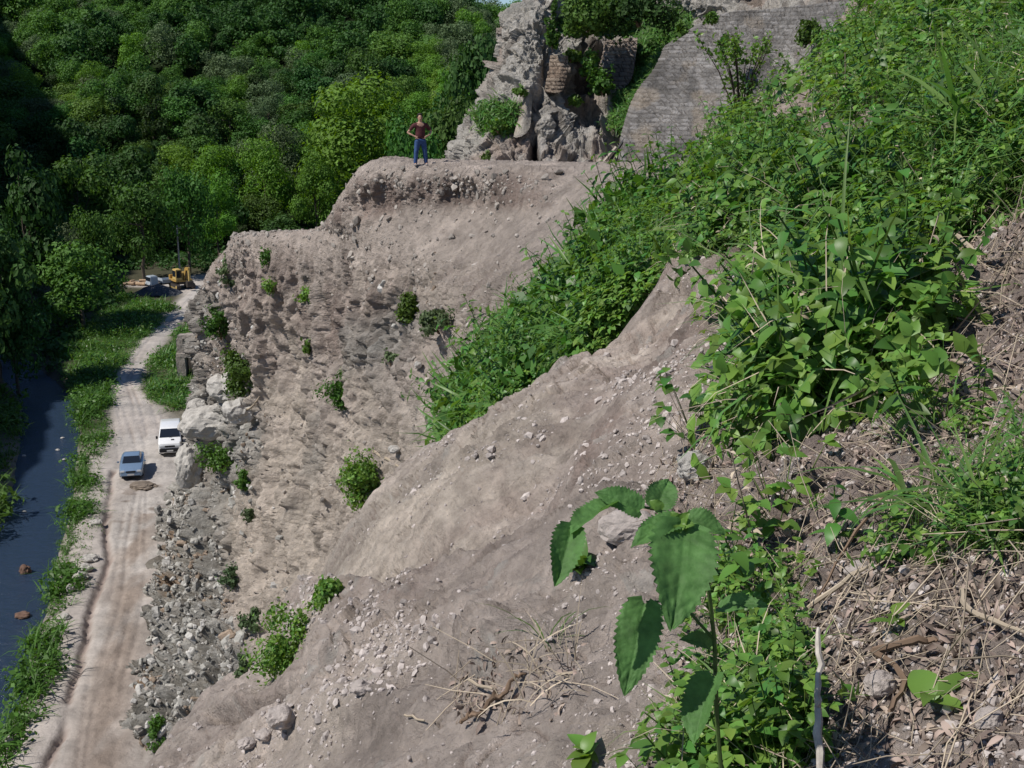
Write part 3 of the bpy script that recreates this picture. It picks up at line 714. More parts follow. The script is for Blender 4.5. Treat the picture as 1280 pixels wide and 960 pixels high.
def plant_grass(rg, n=16, L=.34, W=.007, ns=4, spread=.04):
    ps = []
    for k in range(n):
        s = L * rg.uniform(.5, 1.2)
        a = leaf_poly(s, W * rg.uniform(.7, 1.4), .2, rg.uniform(.5, 2.3), ns, base=.4); ps.append((xf(a[0], rg.uniform(0, 6.28), rg.uniform(.75, 1.5), (rg.uniform(-1, 1) * spread, rg.uniform(-1, 1) * spread, -.01)), a[1]))
    return merge(ps)
def plant_clump(rg, n=26, r=.22, L=.05):
    d = rg.normal(size=(n, 3)); d /= np.linalg.norm(d, axis=1, keepdims=True); d[:, 2] = np.abs(d[:, 2])
    p = d * r * (rg.random((n, 1)) ** .5); v, f = leafcloud(p, d + rg.normal(size=(n, 3)) * .6 + np.array([0, 0, .5]), L * rg.uniform(.6, 1.3, n), rg); return v, f
def scatter(protos, pos, up, sc, rg, which=None):
    """merged copies of prototypes at positions: returns verts, quads"""
    n = len(pos); which = rg.integers(0, len(protos), n) if which is None else which; VV, FF, n0 = [], [], 0
    t, b, u = frames(up, rg)
    for k, (v, f) in enumerate(protos):
        m = which == k; c = m.sum()
        if not c: continue
        Rm = np.stack([t[m], b[m], u[m]], -1) * sc[m][:, None, None]
        W_ = np.einsum('nij,vj->nvi', Rm, v) + pos[m][:, None, :]
        VV.append(W_.reshape(-1, 3)); FF.append((f[None] + (np.arange(c) * len(v))[:, None, None]).reshape(-1, f.shape[1]) + n0); n0 += c * len(v)
    return np.concatenate(VV), np.concatenate(FF)
M['cliff_stone'] = mat('cliff_stone', (.31, .28, .25), .92, island=.35, spec=.1)
NEAR, CLIFF = PATCHES[0], PATCHES[1]
def patch_pts(Vp):
    n = gnormals(Vp); px, py, d = proj(Vp); to = np.array([0, 0, CAMZ]) - Vp; s = np.sign((n * to).sum(-1, keepdims=True)); n = n * np.where(s == 0, 1, s)
    m = (px > -60) & (px < 1500) & (py > -150) & (py < 1150)
    return Vp[m], n[m], px[m], py[m], d[m]
NP_, NN_, NPX, NPY, ND = patch_pts(NEAR); CP_, CN_, CPX, CPY, CD = patch_pts(CLIFF)
def choose(prob, n, rg):
    c = np.cumsum(prob); return np.searchsorted(c, rg.random(n) * c[-1])
# density of the green cover on the near slope, read off the photograph
def dens_green():
    m = poly_mask(NPX, NPY, [(872, 345), (850, 240), (850, 205), (880, 175), (930, 130), (985, 112), (1010, 150), (1035, 105), (1045, 60), (1100, -60), (1500, -150), (1500, 210), (1300, 240), (1200, 290), (1165, 330), (1150, 420), (1150, 500), (1060, 540), (980, 570), (930, 520), (925, 440), (915, 400)], 34)
    n_ = fbm(NP_, .7, 3, s=500)
    bare = poly_mask(NPX, NPY, [(960, 110), (1040, 120), (1050, 150), (1000, 185), (940, 170)], 12) * .85
    m = m * (1 - bare) * smooth(-.15, .12, n_ + .09)
    # looser patches further down
    for poly, k in (([(870, 540), (1160, 500), (1230, 520), (1300, 560), (1300, 690), (1130, 700), (1000, 680), (880, 640)], .75), ([(870, 740), (910, 700), (1000, 720), (1015, 820), (1010, 940), (960, 1000), (860, 1000), (850, 930)], 1.1),
                    ([(1190, 600), (1300, 590), (1300, 660), (1200, 670)], .8), ([(1170, 200), (1300, 200), (1300, 270), (1180, 280)], .7), ([(850, 180), (880, 330), (840, 330), (800, 235)], .8)):
        m = np.maximum(m, poly_mask(NPX, NPY, poly, 16) * k * smooth(-.3, .35, n_ + .3 * (k > 1)))
    return m
GD = dens_green() * smooth(892, 935, NPX + 75 * smooth(350, 320, NPY) + 0 * NPY + 400 * (NPY > 600)); VIS = np.maximum(0, 1)
rg = np.random.default_rng(77)
def upv(nrm, k=.45): return np.array([0, 0, 1.0]) * (1 - k) + nrm * k + np.array([-.12, 0, 0])
def cover(name, protos, i, mt, label, sc, k=.45):
    sc = sc * nsc[i] * (.55 + 1.0 * smooth(-.45, .45, fbm(NP_[i], 1.1, 3, s=571)))
    V_, F_ = scatter(protos, NP_[i] - NN_[i] * .01, upv(NN_[i], k) + rg.normal(size=(len(i), 3)) * .16, sc, rg)
    o = mesh_np(name, V_, F_, mt); tag(o, label, 'weeds', kind='stuff'); return o
wg = GD * np.clip(ND / 8, .35, 3)
cut = np.clip(ND / 9, .75, 2.2); nsc = np.clip(ND / 5.2, .42, 1.0)
pr = [plant_nettle(rg, ns=6) for _ in range(3)] + [plant_nettle(rg, .30, 5, .10, 6) for _ in range(2)] + [plant_rosette(rg, ns=6) for _ in range(3)] + [plant_nettle(rg, .42, 7, .08, 5)]
wg = GD * np.clip(ND / 6, .35, 3) / nsc
i = choose(wg, 3600, rg); cover('weed_cover', pr, i, M['weed'], 'thick mat of broad-leaved green weeds covering the upper slope', rg.uniform(.75, 1.35, len(i)) * cut[i] ** .35)
pr = [plant_trefoil(rg) for _ in range(4)] + [plant_rosette(rg, 8, .06, 5) for _ in range(2)]
i = choose(wg, 3400, rg); cover('undergrowth', pr, i, M['weed2'], 'small bright green leaves growing among the taller weeds on the slope', rg.uniform(.7, 1.3, len(i)) * cut[i] ** .35)
gm = GD * (1.6 * poly_mask(NPX, NPY, [(1150, 40), (1500, 0), (1500, 320), (1200, 300), (1080, 260)], 30) + 1.2 * poly_mask(NPX, NPY, [(900, 200), (1030, 190), (1030, 340), (900, 330)], 20) + .3 + 2 * poly_mask(NPX, NPY, [(1130, 560), (1300, 560), (1300, 700), (1150, 690)], 16))
pr = [plant_grass(rg) for _ in range(4)] + [plant_grass(rg, 12, .5, .012) for _ in range(2)]
i = choose(gm * np.clip(ND / 8, .4, 3), 1900, rg); cover('grass', pr, i, M['grass'], 'long green grass blades bending over on the weedy slope', rg.uniform(.7, 1.25, len(i)), .3)
pr = [plant_grass(rg, 10, .5, .006) for _ in range(3)] + [plant_nettle(rg, .4, 5, .05, 3)]
i = choose(wg, 420, rg); cover('dry_weeds', pr, i, M['straw'], 'withered yellowish stems and grasses standing among the green weeds', rg.uniform(.7, 1.2, len(i)), .35)
# gully vegetation on the cliff sheet
def gully():
    g = poly_mask(CPX, CPY, [(578, 560), (574, 540), (590, 490), (608, 452), (640, 412), (686, 366), (722, 326), (758, 296), (800, 272), (850, 255), (950, 245), (960, 700), (592, 700)], 9)
    g *= smooth(-.22, .05, fbm(CP_, 1.4, 3, .6, s=510) + .12) * np.clip(CD / 20, .3, 1.6) * (CD < 30) * (CPY < 640)
    pr = [plant_clump(rg, 34, .34, .06) for _ in range(4)] + [plant_nettle(rg, .55, 7, .10, 4) for _ in range(3)] + [plant_grass(rg, 20, .5, .02, 3, .12) for _ in range(2)]
    i = choose(g, 5200, rg)
    V_, F_ = scatter(pr, CP_[i], upv(CN_[i], .5) + rg.normal(size=(len(i), 3)) * .15, rg.uniform(.5, 1.5, len(i)) * np.clip(CD[i] / 20, .7, 1.3) * (.35 + 1.25 * smooth(-.35, .4, fbm(CP_[i], 1.3, 3, .6, s=575))), rg)
    o = mesh_np('gully_weeds', V_, F_, M['weed']); tag(o, 'dense green nettles and weeds filling the gully between bench and clay lobe', 'weeds', kind='stuff')
    pr = [plant_trefoil(rg, 14, .4, .08, .3) for _ in range(3)]; i = choose(g * smooth(.0, .3, fbm(CP_, 1.6, 3, s=578)), 1300, rg)
    V_, F_ = scatter(pr, CP_[i], upv(CN_[i], .5), rg.uniform(.5, 1.2, len(i)), rg)
    o = mesh_np('gully_undergrowth', V_, F_, M['weed2']); tag(o, 'brighter green low leaves scattered through the gully weeds', 'weeds', kind='stuff')
gully()
# ---- litter, straw, stones
def ico(seed, sub=1):
    bm = bmesh.new(); bmesh.ops.create_icosphere(bm, subdivisions=sub, radius=1); v = np.array([x.co[:] for x in bm.verts]); f = np.array([[q.index for q in x.verts] for x in bm.faces]); bm.free()
    r_ = np.random.default_rng(seed); v = v * (1 + r_.uniform(-.28, .28, (len(v), 1))) * np.array([1, r_.uniform(.6, .95), r_.uniform(.4, .75)]); return v, f
def pebbles():
    pr = [ico(k) for k in range(8)]
    w_ = (.06 + 1.1 * smooth(.1, .55, fbm(NP_, .6, 3, s=520)) + .35 * poly_mask(NPX, NPY, [(900, 330), (1500, 200), (1500, 1150), (700, 1150), (740, 700)], 60)) * (1 - .5 * GD) * (ND < 16)
    w_ = w_ + .7 * np.exp(-(line_sd(NPX, NPY, [(340, 900), (430, 850), (520, 790), (560, 770)]) / 22) ** 2)
    i = choose(w_, 24000, rg); s = np.clip(rg.lognormal(-5.1, .55, len(i)), .003, .03) * np.clip(ND[i] / 5, .8, 1.5)
    V_, F_ = scatter(pr, NP_[i] + NN_[i] * s[:, None] * .15, NN_[i] + rg.normal(size=(len(i), 3)) * .3, s, rg)
    o = mesh_np('gravel', V_, F_, M['pebble'], smooth_sh=False); tag(o, 'small pinkish stones and crumbs of clay strewn over the slope', 'gravel', kind='stuff')
    face = smooth(205, 230, CPY) * (CD > 30) * (CPX < 700) * (CPX > 150); w_ = face * (.3 + smooth(.1, .5, fbm(CP_, 3, 3, s=530))) + 3 * poly_mask(CPX, CPY, [(215, 620), (270, 640), (285, 760), (330, 850), (250, 940), (170, 960), (180, 780)], 12) + 1.5 * face * poly_mask(CPX, CPY, [(450, 205), (700, 205), (690, 240), (450, 240)], 8)
    i = choose(w_, 9000, rg); s = np.clip(rg.lognormal(-3.1, .6, len(i)), .02, .24)
    V_, F_ = scatter(pr, CP_[i] + CN_[i] * s[:, None] * .2, CN_[i] + rg.normal(size=(len(i), 3)) * .4, s, rg)
    o = mesh_np('cliff_rubble', V_, F_, M['cliff_stone'], smooth_sh=False); tag(o, 'loose pale stones and rubble stuck on the cliff and bench', 'rubble', kind='stuff')
pebbles()
def rock_face():
    r_ = np.random.default_rng(63); pr = []
    for k in range(10):
        bm = bmesh.new(); bmesh.ops.create_cube(bm, size=2); bmesh.ops.bevel(bm, geom=bm.edges[:], offset=.35, segments=1, affect='EDGES'); bmesh.ops.triangulate(bm, faces=bm.faces[:])
        v = np.array([x.co[:] for x in bm.verts]); f = np.array([[q.index for q in x.verts] for x in bm.faces]); bm.free()
        v = v * (1 + .45 * fbm(v + k * 7, 1.3, 2, s=k)[:, None]) * np.array([1, r_.uniform(.6, 1), r_.uniform(.4, .8)]); pr.append((v @ np.array(Matrix.Rotation(k, 3, 'X')).T, f))
    m1 = poly_mask(CPX, CPY, [(218, 610), (262, 640), (285, 760), (330, 850), (250, 940), (170, 960), (175, 800), (200, 640)], 10) + .45 * poly_mask(CPX, CPY, [(245, 350), (275, 390), (300, 470), (330, 545), (300, 640), (215, 640), (240, 520)], 14) + .10 * poly_mask(CPX, CPY, [(262, 320), (560, 330), (540, 560), (400, 740), (300, 800), (270, 600)], 20) * smooth(.05, .4, fbm(CP_, 2.5, 3, s=641))
    i = choose(m1 * (CD > 40), 12000, r_); s = np.clip(r_.lognormal(-2.25, .55, len(i)), .04, .40) * (.55 + .45 * (CPY[i] > 600)) * .85
    up_ = CN_[i] + r_.normal(size=(len(i), 3)) * .55; pos = CP_[i] - CN_[i] * (s * .1)[:, None]
    cl = r_.integers(0, 3, len(i)); cl = np.where(fbm(CP_[i], 1.6, 2, s=645) > .38, 2, np.where(r_.random(len(i)) < .22 + .3 * (CPY[i] < 620), 1, 0))
    VV, FF, MI, n0 = [], [], [], 0
    for c_ in range(3):
        m = cl == c_
        if not m.any(): continue
        V_, F_ = scatter(pr, pos[m], up_[m], s[m], r_); VV.append(V_); FF.append(F_ + n0); n0 += len(V_); MI.append(np.full(len(F_), c_))
    a = mat('rubble_grey', (.31, .30, .275), .9, island=.45, spec=.1, var=.3, vscale=5, bump=.8, bscale=9, bdist=.06); b = mat('rubble_pale', (.44, .425, .40), .9, island=.3, spec=.1, var=.3, vscale=5, bump=.8, bscale=9, bdist=.06); c = mat('rubble_brown', (.27, .21, .16), .9, island=.35, spec=.1, var=.3, vscale=5, bump=.8, bscale=9, bdist=.06)
    o = mesh_np('rock_rubble', np.concatenate(VV), np.concatenate(FF), a, smooth_sh=False); o.data.materials.append(b); o.data.materials.append(c); o.data.polygons.foreach_set('material_index', np.concatenate(MI).astype(np.int32))
    tag(o, 'broken grey, white and rusty rocks packed on the lower cliff beside the track', 'rubble', kind='stuff')
rock_face()
def litter():
    L_ = poly_mask(NPX, NPY, [(1160, 330), (1300, 200), (1500, 200), (1500, 1150), (800, 1150), (860, 900), (840, 700), (820, 620), (930, 420), (1000, 560), (1140, 520)], 40) + .5 * poly_mask(NPX, NPY, [(590, 800), (720, 800), (720, 880), (560, 900)], 20) + .7 * poly_mask(NPX, NPY, [(790, 190), (870, 180), (1050, 110), (1060, 160), (960, 200), (860, 300), (800, 260)], 12)
    L_ = L_ * smooth(-.6, .1, fbm(NP_, .5, 3, s=540) + .1)
    pr = []
    for k in range(6):
        a = leaf_poly(.038, .010, rg.uniform(.2, .9), rg.uniform(1.0, 3.0), 4); pr.append(a)
    i = choose(L_ * np.clip(ND / 4, .5, 2), 16000, rg)
    V_, F_ = scatter(pr, NP_[i] + NN_[i] * .006, NN_[i] + rg.normal(size=(len(i), 3)) * .6, rg.uniform(.6, 1.7, len(i)), rg)
    o = mesh_np('leaf_litter', V_, F_, M['litter']); tag(o, 'curled dry brown leaf scraps lying on the bare soil', 'leaf litter', kind='stuff')
    pr = []
    for k in range(10):
        mb = MB(); L0 = rg.uniform(.06, .2); b = rg.uniform(-.03, .03); mb.tube([(-L0, 0, 0), (-L0 * .3, b, .008), (L0 * .4, b * .4, .012), (L0, -b, .004)], [.0011, .0014, .0012, .0007], 4, cap=False)
        pr.append((np.array([tuple(x) for x in mb.v]), np.array(mb.f)))
    i = choose(L_ * np.clip(ND / 4, .5, 2), 1900, rg)
    V_, F_ = scatter(pr, NP_[i] + NN_[i] * .012, NN_[i] + rg.normal(size=(len(i), 3)) * .35, rg.uniform(.5, 1.5, len(i)), rg)
    o = mesh_np('straw_debris', V_, F_, M['straw']); tag(o, 'pale dead stalks and straws strewn among the weeds', 'straw', kind='stuff')
litter()
# ---- bank vegetation in the valley
def bank():
    def area(polys, n, hr, leaf, name, mt, label, seed):
        r_ = np.random.default_rng(seed); pts = []
        for poly, wgt, hh in polys:
            q = fl(poly)[:, :2]; lo, hi = q.min(0), q.max(0); X = r_.uniform(lo, hi, (int(n * wgt) * 4, 2)); m = poly_mask(X[:, 0], X[:, 1], q, .6) > r_.random(len(X)); X = X[m][:int(n * wgt)]
            pts.append(np.concatenate([X, np.full((len(X), 1), hh)], 1))
        A = np.concatenate(pts); pos = np.stack([A[:, 0], A[:, 1], A[:, 0] * 0 - .15], 1)
        sc = A[:, 2] * (.55 + .9 * smooth(-.4, .5, fbm(pos, 4, 3, s=seed))) * r_.uniform(.7, 1.3, len(A))
        pr = [plant_clump(r_, 26, .8, leaf) for _ in range(4)] + [plant_grass(r_, 14, 1.3, .05, 3, .3) for _ in range(3)]
        V_, F_ = scatter(pr, pos, np.tile([0, 0, 1.0], (len(A), 1)) + r_.normal(size=(len(A), 3)) * .1, sc, r_)
        o = mesh_np(name, V_, F_, M[mt]); tag(o, label, 'bank plants', kind='stuff')
    strip = [(66, 438), (104, 448), (138, 470), (134, 500), (132, 560), (122, 600), (122, 640), (112, 690), (92, 740), (72, 790), (58, 850), (36, 905), (0, 950), (-40, 985), (-14, 950), (20, 860), (52, 770), (72, 690), (84, 640), (94, 580), (98, 530), (92, 490)]
    area([(strip, 1, 1.0)], 3600, 1, .12, 'riverbank_weeds', 'shrub', 'green strip of weeds and tall grass between the river and the dirt track', 600)
    area([([(60, 442), (105, 405), (150, 372), (215, 386), (192, 408), (165, 438), (142, 464), (136, 474), (100, 450)], 1, 1.0), ([(183, 470), (204, 440), (238, 404), (262, 400), (262, 512), (226, 514), (192, 502)], .8, 1.05)], 3000, 1, .12, 'trackside_weeds', 'weed', 'green weeds growing between the bend of the track and the cliff and trees', 610)
    lb = [(26, 500), (24, 540), (16, 590), (-8, 650), (-45, 690), (-100, 770), (-300, 770), (-300, 500), (-100, 440)]
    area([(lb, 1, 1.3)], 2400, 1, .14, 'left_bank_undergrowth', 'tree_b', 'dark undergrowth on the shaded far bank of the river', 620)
bank()
# ------------------------------------------------------------------ shrubs on the cliff
def shrub(px, py, wpx, hpx, label, name='cliff_shrub', mt='shrub', cat='shrub', group='shrubs growing on the cliff', seed=1, leaf=.075, dens=1.0, D=None, grow=1.2):
    if D is None: p, n, d = pick(px, py + hpx * .4)
    else: p = Vector(P(px, py + hpx * .4, D)); n = Vector((-.4, -.6, .5)); d = D
    wpx *= grow; hpx *= grow; leaf = min(leaf, d * .0019); r = wpx * d / F / 2; h = hpx * d / F
    nl = int(min(5000, max(260, wpx * hpx * .85 * dens)))
    q, nr, rr, lc = crown_pts(seed, r, h * .55, h * .30, 16, nl, .36)
    q = q * (1 + .55 * fbm(q + seed, r * .55 + .01, 2, s=seed))[:, None] + rr.normal(size=q.shape) * r * .10; q[:, 2] = np.maximum(q[:, 2], -h * .45)
    v, f = leafcloud(q, nr, rr.uniform(.6, 1.3, nl) * leaf, rr)
    root = empty(name, p - n * .05 + Vector((0, 0, -h * .12)), 0, label, cat, group)
    mesh_np('foliage', v, f, M[mt], root, smooth_sh=False)
    mb = MB()
    for k in range(6): c = lc[k]; mb.tube([(0, 0, -.1), (c[0] * .4, c[1] * .4, abs(c[2]) * .5), tuple(c)], [.03 * r + .006, .02 * r + .004, .004], 5)
    mb.build('stem', M['twig'], root)
    return root
SHR = [
 (508, 384, 34, 30, 'dark green bush on the brown ledge in the middle of the cliff'), (545, 398, 34, 26, 'thin yellowish bush with dead roots right of the mid-cliff bush'),
 (426, 487, 40, 36, 'round dark bush alone in the centre of the cliff face'), (300, 452, 56, 70, 'largest bush, hanging on the outer corner of the cliff'),
 (272, 400, 34, 44, 'light green bush above the largest cliff corner bush'), (272, 572, 44, 30, 'green bush below the big white rock on the cliff corner'),
 (333, 322, 22, 22, 'small tuft just under the rim of the outer ledge'), (286, 338, 26, 30, 'withered olive bush at the tip of the outer ledge'), (383, 366, 22, 16, 'bright green cushion plant below the ledge rim'),
 (336, 355, 24, 14, 'flat green tuft left of the bright cushion plant'), (386, 436, 14, 16, 'tiny tuft between the corner bush and the round dark bush'), (484, 447, 18, 16, 'tiny pale tuft above the round dark bush'),
 (452, 592, 58, 66, 'leafy bush hanging over the clay edge beside a broken branch'), (364, 784, 96, 84, 'bright leafy bush where the cliff meets the near clay edge'),
 (398, 738, 36, 48, 'thin upright weed above the bright bush at the near clay edge'), (305, 600, 18, 28, 'narrow tuft below the bush under the white rock'), (310, 640, 18, 18, 'small yellowish tuft on a brown streak of the cliff'),
 (290, 718, 22, 24, 'sparse olive tuft low on the rubble part of the cliff'), (318, 775, 24, 28, 'grey green tuft low on the cliff near the clay edge'), (300, 826, 24, 34, 'round grey green bush at the base of the rubble slope'),
 (202, 907, 26, 34, 'dark bush at the foot of the cliff beside the track'), (262, 310, 18, 20, 'small leafy tuft at the very corner of the outer ledge'),
]
for k, (px, py, w_, h_, lab) in enumerate(SHR):
    shrub(px, py, w_, h_, lab, seed=700 + k, mt='weed2' if ('bright' in lab or 'leafy' in lab) else ('tree_d' if 'grey' in lab or 'pale' in lab or 'olive' in lab or 'yellowish' in lab else 'shrub'), leaf=.085 if px < 420 else .07)
# ------------------------------------------------------------------ rock tower and ruins
RD = 64.0
def sheet(name, rows, R, C, mt, label, cat, relief, parent=None, kind=None, dn=1.0):
    G = np.array(rows, float); W = P(G[..., 0], G[..., 1], G[..., 2]); U = upsample(W, R, C); n = gnormals(U)
    if n[R // 2, C // 2, 1] > 0: n = -n
    px, py, d = proj(U); off, c = relief(U, n, px, py, d)
    U = U + n * off[..., None]
    # give it a body: a back sheet two metres behind, closed at the rim
    back = U + np.array([0, 2.5, 0]) * dn; V = np.concatenate([U.reshape(-1, 3), back[[0, -1]].reshape(-1, 3), back[:, [0, -1]].reshape(-1, 3)])
    f = [grid_faces(R, C)]; N0 = R * C; a = np.arange(C - 1)
    f.append(np.stack([a, N0 + a, N0 + a + 1, a + 1], 1)); f.append(np.stack([(R - 1) * C + a, N0 + C + a, N0 + C + a + 1, (R - 1) * C + a + 1], 1))
    b = np.arange(R - 1); M0 = N0 + 2 * C
    f.append(np.stack([b * C, (b + 1) * C, M0 + (b + 1) * 2, M0 + b * 2], 1)); f.append(np.stack([b * C + C - 1, (b + 1) * C + C - 1, M0 + (b + 1) * 2 + 1, M0 + b * 2 + 1], 1))
    cc = np.concatenate([c.reshape(-1, 3), np.repeat(c[:1].reshape(-1, 3), 2, 0), np.repeat(c[:, :1].reshape(-1, 3), 2, 0)])
    o = mesh_np(name, V, np.concatenate(f), mt, parent, col=cc)
    if label: tag(o, label, cat, kind=kind)
    return o, U, px, py
ROCKG = [
 [(700, -90, 76), (706, -90, 67), (740, -90, 68), (790, -90, 70), (850, -90, 70), (930, -90, 68), (1010, -90, 64), (1090, -90, 60)],
 [(672, -5, 76), (668, -2, 66), (690, -5, 64.5), (722, -5, 66), (800, -10, 70), (870, -10, 66), (960, -5, 63), (1070, -5, 58)],
 [(646, 32, 74), (643, 30, 65), (668, 30, 63.5), (702, 32, 65), (760, 38, 69), (850, 36, 67.5), (930, 20, 62), (1060, 15, 57)],
 [(642, 62, 74), (639, 60, 64.6), (670, 60, 63), (700, 62, 64), (745, 62, 65.5), (800, 58, 65.5), (880, 50, 63), (1050, 50, 56)],
 [(632, 102, 74), (629, 100, 64), (665, 100, 62.5), (700, 98, 62.8), (740, 100, 66), (790, 100, 65), (850, 95, 61), (1040, 90, 55)],
 [(612, 134, 74), (609, 132, 64), (640, 136, 62), (690, 135, 61.6), (730, 132, 64), (775, 140, 63), (830, 150, 60), (1030, 150, 54)],
 [(592, 170, 74), (590, 168, 64), (628, 172, 61.6), (680, 174, 61), (725, 170, 62), (765, 176, 61.5), (820, 180, 58), (1010, 190, 53)],
 [(586, 206, 74), (583, 204, 64), (620, 208, 61), (670, 210, 60), (722, 212, 60), (765, 212, 59.5), (815, 214, 57), (1000, 215, 52)],
 [(586, 236, 74), (582, 236, 63.5), (618, 236, 60.5), (668, 236, 59.5), (722, 236, 59.5), (765, 236, 59), (815, 236, 56), (1000, 236, 51)],
]
def rock_relief(U, n, px, py, d):
    q = U * np.array([1, 1, .35]); f1, f2, cid = worley(q + .4 * fbm(U, 1.5, 2, s=801)[..., None], 1.9, 802)
    h1, c1, e1 = facets(q * np.array([1, 1, 1.6]) + .2 * fbm(U, .8, 2, s=806)[..., None], 1.9, 807); h2, c2, e2 = facets(U * np.array([1, 1, .7]), .7, 817); h3, c3, e3 = facets(U, .3, 827)
    off = .75 * h1 * smooth(0, .1, e1) + .42 * h2 + .14 * h3 + .22 * fbm(q, 1.2, 5, .62, 804, ridged=True) + .13 * fbm(U, .45, 4, .65, 808, ridged=True)
    cidb = c2
    fis = np.exp(-(line_sd(px, py, [(700, 0), (690, 50), (680, 100), (672, 135)]) / 4.5) ** 2); off -= .45 * fis
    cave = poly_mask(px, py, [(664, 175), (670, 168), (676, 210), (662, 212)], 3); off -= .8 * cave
    off -= .9 * poly_mask(px, py, [(712, 72), (748, 66), (752, 95), (742, 120), (712, 118)], 5)
    off -= .8 * poly_mask(px, py, [(715, 128), (765, 130), (762, 160), (735, 158), (718, 148)], 8)
    off += 1.0 * poly_mask(px, py, [(764, 118), (780, 102), (776, 130), (768, 155), (768, 212), (757, 212)], 4)
    off += .5 * poly_mask(px, py, [(672, 160), (690, 140), (740, 150), (745, 175), (770, 200), (680, 212)], 8) * (.6 + .8 * (cidb - .3))
    c = np.broadcast_to(np.array([.44, .415, .375]), U.shape).copy(); n1 = fbm(U, 2.5, 4, .6, 820); n2 = fbm(q, .9, 3, .6, 824)
    c = blend(c, np.array([.36, .27, .22]), smooth(-.1, .45, n1) * .7); c = blend(c, np.array([.15, .125, .105]), smooth(.1, .5, n2) * .6)
    c = blend(c, np.array([.50, .48, .45]), .9 * poly_mask(px, py, [(671, 178), (690, 180), (692, 212), (670, 212)], 4) * smooth(-.5, .3, n2))
    c = blend(c, np.array([.46, .42, .37]), .8 * poly_mask(px, py, [(660, 115), (666, 115), (664, 155), (648, 170), (644, 168)], 2))
    grass = np.maximum(poly_mask(px, py, [(620, 130), (648, 142), (640, 165), (606, 170), (604, 150)], 6), poly_mask(px, py, [(700, 20), (860, 10), (858, 50), (830, 85), (790, 130), (772, 150), (785, 95), (802, 48), (700, 45)], 8))
    c = blend(c, np.array([.10, .15, .035]), grass * .8); c = blend(c, np.array([.04, .03, .025]), cave)  # cave hollow painted near black, its shade put into the colour
    return off, c
o_, RU, RPX, RPY = sheet('rock_tower', ROCKG, 460, 620, M['far_soil'], 'tall weathered grey rock tower and broken cliff at the end of the bench', 'rock cliff', rock_relief, dn=3)
PATCHES.append(RU)
# masonry
def wall_relief(cell, sq, amp, base, alt, mort, seed, tilt=0.0):
    def f_(U, n, px, py, d):
        q = U * np.array([1, 1, sq]); q = q + .05 * fbm(U, .5, 2, s=seed)[..., None]
        hh_ = cell / sq * 1.15; vv = q[..., 2] / sq / hh_; vv = vv + .55 * fbm(U, 1.3, 3, s=seed + 6); row = np.floor(vv); uu = (U[..., 0] + .6 * U[..., 1] + .06 * fbm(U, .3, 2, s=seed + 1)) / (cell * 1.25) + _hash(row, row * 0, row * 0, seed) * 7
        uu = uu + .30 * np.sin(np.floor(uu) * 2.3 + row); colm = np.floor(uu); cid = _hash(row, colm, row * 0, seed + 2); fu, fv_ = uu - colm, vv - row
        e = smooth(.0, .16, np.minimum(np.minimum(fu, 1 - fu) * 1.4, np.minimum(fv_, 1 - fv_)) + .05 * fbm(U, .12, 2, s=seed + 3))
        off = amp * e * (.5 + cid) + .08 * fbm(U, 2.5, 3, s=seed + 5) + amp * .5 * fbm(U, cell * .5, 3, .6, seed + 8)
        c = np.broadcast_to(np.array(base), U.shape).copy(); c = blend(c, np.array(alt), smooth(.3, .9, cid)); c = blend(c, np.array(mort), (1 - e) * .75)
        c = blend(c, c * .55, smooth(.0, .45, fbm(U * np.array([1, 1, .4]), 1.8, 4, .6, seed + 11))); c = blend(c, np.array([.36, .30, .235]), .6 * smooth(.1, .5, fbm(U, 1.2, 3, s=seed + 12)))
        return off, c
    return f_
GREYW = wall_relief(.24, 1.55, .05, (.255, .24, .225), (.37, .35, .335), (.17, .155, .14), 840)
sheet('retaining_wall', [[(838, 58, 58.8), (900, 20, 58), (960, 12, 57), (1070, 0, 56)], [(826, 84, 58.4), (900, 80, 57.4), (960, 80, 56.4), (1060, 70, 55)], [(800, 120, 57.8), (860, 130, 56.6), (930, 130, 55.6), (1050, 125, 54)],
       [(784, 165, 57.2), (850, 170, 56), (920, 170, 55), (1040, 170, 53.4)], [(776, 214, 56.6), (840, 214, 55.4), (910, 214, 54.4), (1030, 214, 52.8)], [(774, 240, 56.4), (840, 240, 55), (910, 240, 54), (1030, 240, 52.5)]],
      300, 480, M['far_soil'], 'big grey stone retaining wall with leaning left edge above the bench', 'stone wall', GREYW)
REDW = wall_relief(.30, 1.8, .07, (.40, .33, .285), (.50, .45, .40), (.17, .14, .12), 860)
sheet('ruined_wall', [[(757, 54, 64.2), (775, 50, 63.9), (797, 47, 63.8)], [(754, 72, 64), (775, 72, 63.7), (795, 70, 63.5)], [(748, 88, 63.8), (772, 90, 63.4), (790, 98, 63.2)], [(745, 96, 63.6), (770, 112, 63.2), (780, 112, 63)]],
      120, 140, M['far_soil'], 'pale broken stone wall fragment below the grassy terrace', 'ruined wall', REDW, dn=.4)
BRW = wall_relief(.26, 1.7, .06, (.33, .25, .19), (.40, .32, .25), (.14, .105, .085), 880)
sheet('brick_buttress', [[(690, 70, 61.8), (702, 69, 61.5), (710, 70, 61.6)], [(687, 88, 61.7), (700, 88, 61.4), (709, 88, 61.5)], [(684, 104, 61.6), (696, 106, 61.3), (706, 104, 61.4)], [(682, 116, 61.5), (694, 117, 61.2), (703, 114, 61.3)]],
      100, 80, M['far_soil'], 'tan brick stump of a ruin standing on the rock beside the recess', 'brick ruin', BRW, dn=.5)
